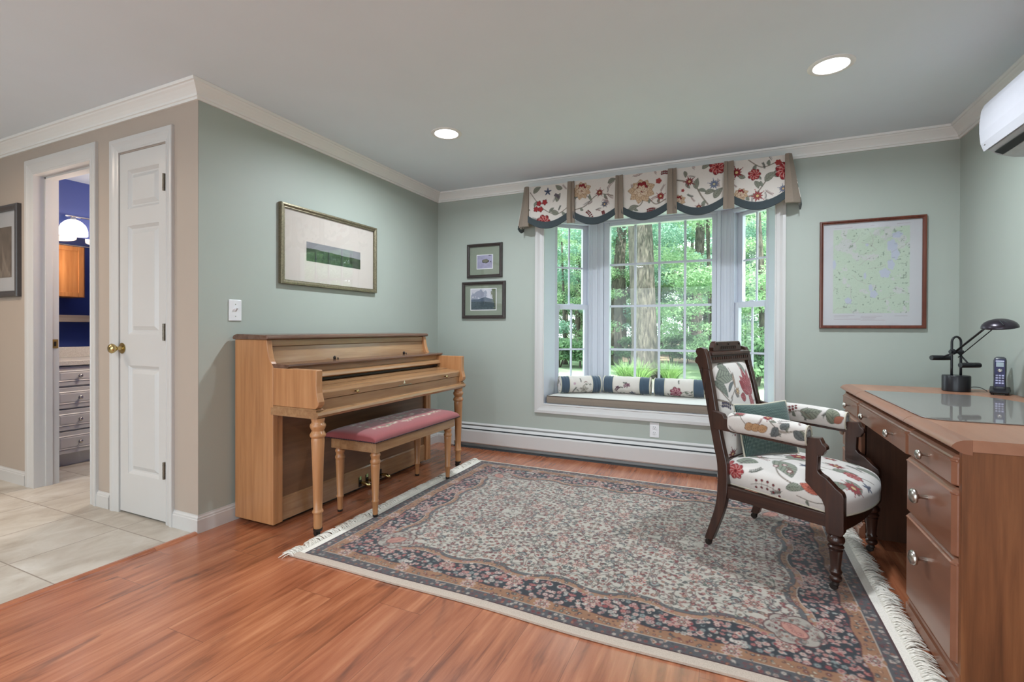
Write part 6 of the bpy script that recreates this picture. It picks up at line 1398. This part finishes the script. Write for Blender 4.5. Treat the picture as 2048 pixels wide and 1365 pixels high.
obj('cord_piping', MB().tube(pp, 0.005, 6), M['cord'], pc, smooth=True)
pc.matrix_world = mw

# ================================================================== DESK
dk = thing('desk', 'large cherry pedestal desk with satin drawers and nickel knobs against the right wall', 'desk', (3.45, -1.25, 0))
dx0, dx1, dy0, dy1, dz = 3.125, RW - 0.004, -2.050, -0.450, 0.750
obj('desktop', MB().box(dx0 + 0.03, dx1, dy0, dy1, 0.716, dz), M['deskt'], dk)
nose = [(0.030, 0.750), (0.010, 0.748), (-0.006, 0.742), (-0.016, 0.733), (-0.018, 0.726), (-0.010, 0.721), (-0.006, 0.717), (0.002, 0.712), (0.012, 0.708), (0.030, 0.706)]
for a, b in ((dy0, -1.612), (-1.610, -0.837), (-0.835, dy1)):
    obj('nosing', MB().prism([(dx0 + p, z_) for p, z_ in nose], 'y', a + 0.0008, b - 0.0008), M['deskf'], dk, smooth=True, auto=50)
obj('end_panel', MB().box(dx0 + 0.008, dx1, dy0 + 0.004, dy0 + 0.024, 0.0, 0.715), M['desk'], dk)
obj('end_panel', MB().box(dx0 + 0.008, dx1, dy1 - 0.024, dy1 - 0.004, 0.0, 0.715), M['desk'], dk)
for (a, b) in ((dy0 + 0.024, -1.600), (-0.848, dy1 - 0.024)):
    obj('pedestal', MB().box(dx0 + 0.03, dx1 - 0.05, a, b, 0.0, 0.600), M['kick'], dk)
    base = [(dx0 + 0.024, 0.0), (dx0 + 0.002, 0.0), (dx0 - 0.003, 0.012), (dx0 - 0.003, 0.048), (dx0 + 0.004, 0.052), (dx0 + 0.006, 0.060), (dx0 + 0.012, 0.066), (dx0 + 0.014, 0.074), (dx0 + 0.024, 0.078)]
    obj('base_moulding', MB().prism(base, 'y', a - 0.018, b), M['deskf'], dk)
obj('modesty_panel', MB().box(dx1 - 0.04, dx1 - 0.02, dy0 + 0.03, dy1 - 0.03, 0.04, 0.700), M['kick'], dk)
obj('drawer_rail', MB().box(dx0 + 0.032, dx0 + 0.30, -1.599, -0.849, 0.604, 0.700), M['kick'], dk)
def drawer(ya_, yb_, za, zb, knobs, big=False):
    ya_ += 0.0025; yb_ -= 0.0025; X0 = dx0 - 0.006; h = 0.024
    # front with a moulded pull lip along the top and bevelled ends
    pr = [(X0 + 0.030, za), (X0 + 0.004, za), (X0, za + 0.004), (X0, zb - h), (X0 - 0.003, zb - h + 0.003), (X0 - 0.003, zb - h + 0.007), (X0 + 0.002, zb - h + 0.010), (X0 + 0.005, zb - 0.009), (X0 + 0.014, zb - 0.002), (X0 + 0.030, zb)]
    rings = []
    for y_, o in ((ya_, 0.014), (ya_ + 0.002, 0.010), (ya_ + 0.014, 0.0), (yb_ - 0.014, 0.0), (yb_ - 0.002, 0.010), (yb_, 0.014)):
        rings.append([(min(p + o, X0 + 0.030), y_, z_) for p, z_ in pr])
    d = obj('drawer', MB().loft(rings), M['deskf'], dk)
    for y_ in knobs:
        zk = (za + zb) / 2 - 0.004 if zb - za < 0.12 else zb - 0.095
        k = 1.6 if big else 1.1
        kb = MB().lathe([(0.005 * k, 0.002), (0.0045 * k, -0.012 * k), (0.007 * k, -0.016 * k), (0.0165 * k, -0.019 * k), (0.018 * k, -0.023 * k), (0.015 * k, -0.028 * k), (0.006 * k, -0.031 * k), (0.001, -0.0315 * k)][::-1], (X0, 0, 0), 24, 'x')
        kb.v = [(x, y_ + (y - 0) * (1.0), zk + z_ * (0.82 if not big else 0.86)) for x, y, z_ in kb.v]
        obj('knob', kb, M['nickel'], d, smooth=True, auto=60)
drawer(-0.837, dy1 + 0.0, 0.607, 0.700, (-0.645,))
drawer(-1.610, -0.839, 0.600, 0.700, (-1.435, -1.015))
drawer(dy0 + 0.022, -1.612, 0.607, 0.700, (-1.820,))
for (a, b, kx) in ((dy0 + 0.020, -1.600, -1.820), (-0.848, dy1 + 0.0, -0.645)):
    drawer(a, b, 0.398, 0.603, (kx,), True)
    drawer(a, b, 0.082, 0.394, (kx,), True)
# glass desk mat
gm = [(3.150, -0.815), (3.150, -1.640), (3.158, -1.668), (3.180, -1.690), (3.215, -1.700), (3.700, -1.700), (3.700, -1.10), (3.640, -0.90), (3.560, -0.815)]
tag(obj('glass_desk_mat', MB().prism(gm, 'z', dz + 0.0005, dz + 0.0045), (lambda t_: t_.set(col=sl((128, 124, 120)), rough=0.035, spec=0.9))(NT('smoked_glass')), bevel=0.0015), 'grey reflective glass mat lying on the desktop', 'desk mat')
# lamp
lx, ly = 3.590, -0.600
lm = thing('desk_lamp', 'black swing-arm desk lamp with domed shade and two counterweights on the desk', 'lamp', (lx, ly, dz))
obj('base', MB().lathe([(0.054, 0.0), (0.0575, 0.003), (0.058, 0.078), (0.055, 0.083), (0.001, 0.084)], (lx, ly, dz), 40), M['black'], lm, smooth=True, auto=40)
RT = Vector((0.9106, 0.4134, 0)); AR = Vector((0.22, -0.975, 0)).normalized()
B0 = Vector((lx, ly, dz))
arcp = []
for k in range(21):
    if k < 5: arcp.append(B0 + RT * -0.024 + Vector((0, 0, 0.083 + k * 0.040)))
    elif k < 16: a = PI - (k - 5) * PI / 10; arcp.append(B0 + RT * 0.024 * math.cos(a) + Vector((0, 0, 0.255 + 0.029 * math.sin(a))))
    else: arcp.append(B0 + RT * 0.024 + Vector((0, 0, 0.243 - (k - 16) * 0.040)))
obj('loop_stand', MB().tube(arcp, 0.0055, 10), M['black'], lm, smooth=True)
piv = B0 + Vector((0, 0, 0.205)); sh_c = Vector((3.665, -0.850, 1.093))
adir = (sh_c + Vector((0, 0, -0.012)) - piv)
al = adir.length; ad = adir.normalized()
obj('pivot', MB().tube([piv - RT * 0.034, piv + RT * 0.034], 0.009, 12).tube([piv - RT * 0.026, piv - RT * 0.014], 0.015, 14), M['black'], lm, smooth=True, auto=40)
hd_ = Vector((ad.x, ad.y, 0)).normalized(); rim = sh_c + Vector((0, 0, -0.008)) - hd_ * 0.058 - RT * 0.012; rim2 = sh_c + Vector((0, 0, -0.012)) - hd_ * 0.040 + RT * 0.010
obj('upper_arm', MB().tube([piv - RT * 0.006, rim, rim + hd_ * 0.02 + Vector((0, 0, 0.012))], 0.0052, 10), M['black'], lm, smooth=True)
obj('lower_rod', MB().tube([piv + RT * 0.010 + Vector((0, 0, -0.028)), rim2], 0.0024, 8), M['black'], lm, smooth=True)
w1c = piv - ad * 0.055 + Vector((0, 0, -0.010)) - RT * 0.045; w2c = piv + RT * 0.035 + Vector((0, 0, -0.066)) + AR * 0.05
for wc, src in ((w1c, piv - RT * 0.006), (w2c, piv + RT * 0.006)):
    cw = obj('counterweight', MB().tube([wc - RT * 0.050, wc - RT * 0.047, wc + RT * 0.047, wc + RT * 0.050], [0.0125, 0.0135, 0.0135, 0.0125], 20), M['black'], lm, smooth=True, auto=40)
    obj('counter_arm', MB().tube([src, wc], 0.004, 8), M['black'], cw, smooth=True)
# domed shade, open below, tilted
N1, N2 = 14, 40; a_, b_ = 0.066, 0.042
sd = MB(); rings = []
for i in range(N1):
    ph = i / (N1 - 1) * PI / 2; rr = a_ * math.cos(PI / 2 - ph); zz_ = b_ * math.sin(PI / 2 - ph)
    rings.append([(rr * math.cos(q) * 1.0, rr * math.sin(q), zz_) for q in [2 * PI * k / N2 for k in range(N2)]])
inner = [[(x * 0.965, y * 0.965, z_ * 0.95 - 0.0005) for x, y, z_ in r_] for r_ in rings[::-1]]
sd.loft(rings + inner, cap=False)
tl = Matrix.Translation(sh_c + Vector((0, 0, -0.012))) @ Matrix.Rotation(math.atan2(ad.y, ad.x), 4, 'Z') @ Matrix.Rotation(math.radians(6), 4, 'Y') @ Matrix.Rotation(math.radians(8), 4, 'X')
sd.v = [tuple(tl @ Vector(p)) for p in sd.v]
M['sheen_black'] = plain('satin_black_shade', (52, 46, 54), 0.28, var=0.03, metal=0.5)
shd = obj('shade', sd, M['sheen_black'], lm, smooth=True)
for q in (0.35, -0.1):
    sl_pts = [tl @ Vector((a_ * 1.006 * math.cos(v_) * math.cos(q), a_ * 1.006 * math.cos(v_) * math.sin(q) * 1.0 - 0.02, b_ * 1.012 * math.sin(v_))) for v_ in np.linspace(0.55, 1.05, 7)]
    obj('vent_slot', MB().tube(sl_pts, 0.0016, 6), M['darkslot'], shd)
obj('handle_pin', MB().tube([tl @ Vector((-0.030, -0.045, 0.012)), tl @ Vector((-0.030, -0.048, -0.012))], 0.0025, 8), M['black'], shd)
# cordless phone in its cradle
ph = thing('phone_cradle', 'black charging cradle with thin cable beside the desk lamp', 'phone cradle', (3.736, -0.668, dz), math.atan2(-0.30, -0.954) , local=True)
# local +x points into the room towards the camera side
obj('cradle_body', MB().loft([[(-0.045, -0.036, 0.006), (0.055, -0.032, 0.006), (0.055, 0.032, 0.006), (-0.045, 0.036, 0.006)], [(-0.050, -0.040, 0.014), (0.062, -0.036, 0.012), (0.062, 0.036, 0.012), (-0.050, 0.040, 0.014)], [(-0.045, -0.036, 0.036), (0.052, -0.030, 0.020), (0.052, 0.030, 0.020), (-0.045, 0.036, 0.036)]]), M['black'], ph, bevel=0.004)
q = MB()
for x, y in ((-0.038, -0.028), (0.045, -0.024), (0.045, 0.024), (-0.038, 0.028)): q.lathe([(0.006, 0.0), (0.006, 0.0062)], (x, y, 0), 10)
obj('feet', q, M['black'], ph)
ph.rotation_euler = (0, 0, math.radians(248))
pm = ph.matrix_basis
inv = Matrix.Translation((3.736, -0.668, dz)) @ Matrix.Rotation(math.radians(248), 4, 'Z')
cbp = [inv.inverted() @ Vector(p) for p in ((3.705, -0.625, dz + 0.008), (3.690, -0.590, dz + 0.022), (3.668, -0.560, dz + 0.020), (3.650, -0.55, dz + 0.008), (3.60, -0.49, dz + 0.0035))]
obj('cable', MB().tube(arc([tuple(p) for p in cbp], 5), 0.0018, 6), M['black'], ph, smooth=True)
hs = thing('cordless_phone', 'slim dark cordless handset with grey screen standing in the black cradle', 'phone', (3.736, -0.668, dz), math.radians(248), local=True)
sec = []
for z_, wd_, th_ in ((0.0, 0.020, 0.010), (0.006, 0.0235, 0.013), (0.05, 0.0225, 0.014), (0.10, 0.0235, 0.015), (0.145, 0.0240, 0.0145), (0.158, 0.021, 0.012), (0.164, 0.014, 0.007)):
    ring = []
    for k in range(20):
        a = 2 * PI * k / 20; c_, s_ = math.cos(a), math.sin(a)
        ring.append((th_ * np.sign(c_) * abs(c_) ** 0.6, wd_ * np.sign(s_) * abs(s_) ** 0.6, z_))
    sec.append(ring)
ht = Matrix.Translation((0.000, 0, 0.024)) @ Matrix.Rotation(math.radians(-13), 4, 'Y')
def TT(mb): mb.v = [tuple(ht @ Vector(p)) for p in mb.v]; return mb
obj('handset_body', TT(MB().loft(sec)), plain('graphite_plastic', (64, 66, 72), 0.35), hs, smooth=True, auto=50)
obj('face_plate', TT(MB().box(0.0128, 0.0152, -0.0185, 0.0185, 0.012, 0.150)), plain('glossy_navy_plastic', (52, 54, 84), 0.15), hs, bevel=0.001)
obj('screen', TT(MB().box(0.0153, 0.0158, -0.0135, 0.0135, 0.112, 0.134)), plain('grey_lcd', (150, 164, 172), 0.25), hs)
obj('name_strip', TT(MB().box(0.0153, 0.0157, -0.0150, 0.0150, 0.137, 0.143)), plain('pale_silver', (190, 194, 214), 0.3), hs)
obj('navigation_key', TT(MB().lathe([(0.009, 0), (0.009, 0.0012), (0.004, 0.002)], (0.0152, 0, 0.094), 18, 'x')), M['chrome'], hs, smooth=True)
for j in range(4):
    for i in range(3):
        obj('key', TT(MB().box(0.0153, 0.0166, -0.0145 + i * 0.0105, -0.0065 + i * 0.0105, 0.026 + j * 0.0125, 0.0335 + j * 0.0125)), plain('lilac_key', (176, 178, 214), 0.3) if (i == 0 and j == 0) else bpy.data.materials['lilac_key'], hs)
obj('belt_clip', TT(MB().box(-0.0210, -0.0165, -0.008, 0.008, 0.080, 0.130)), M['black'], hs, bevel=0.002)
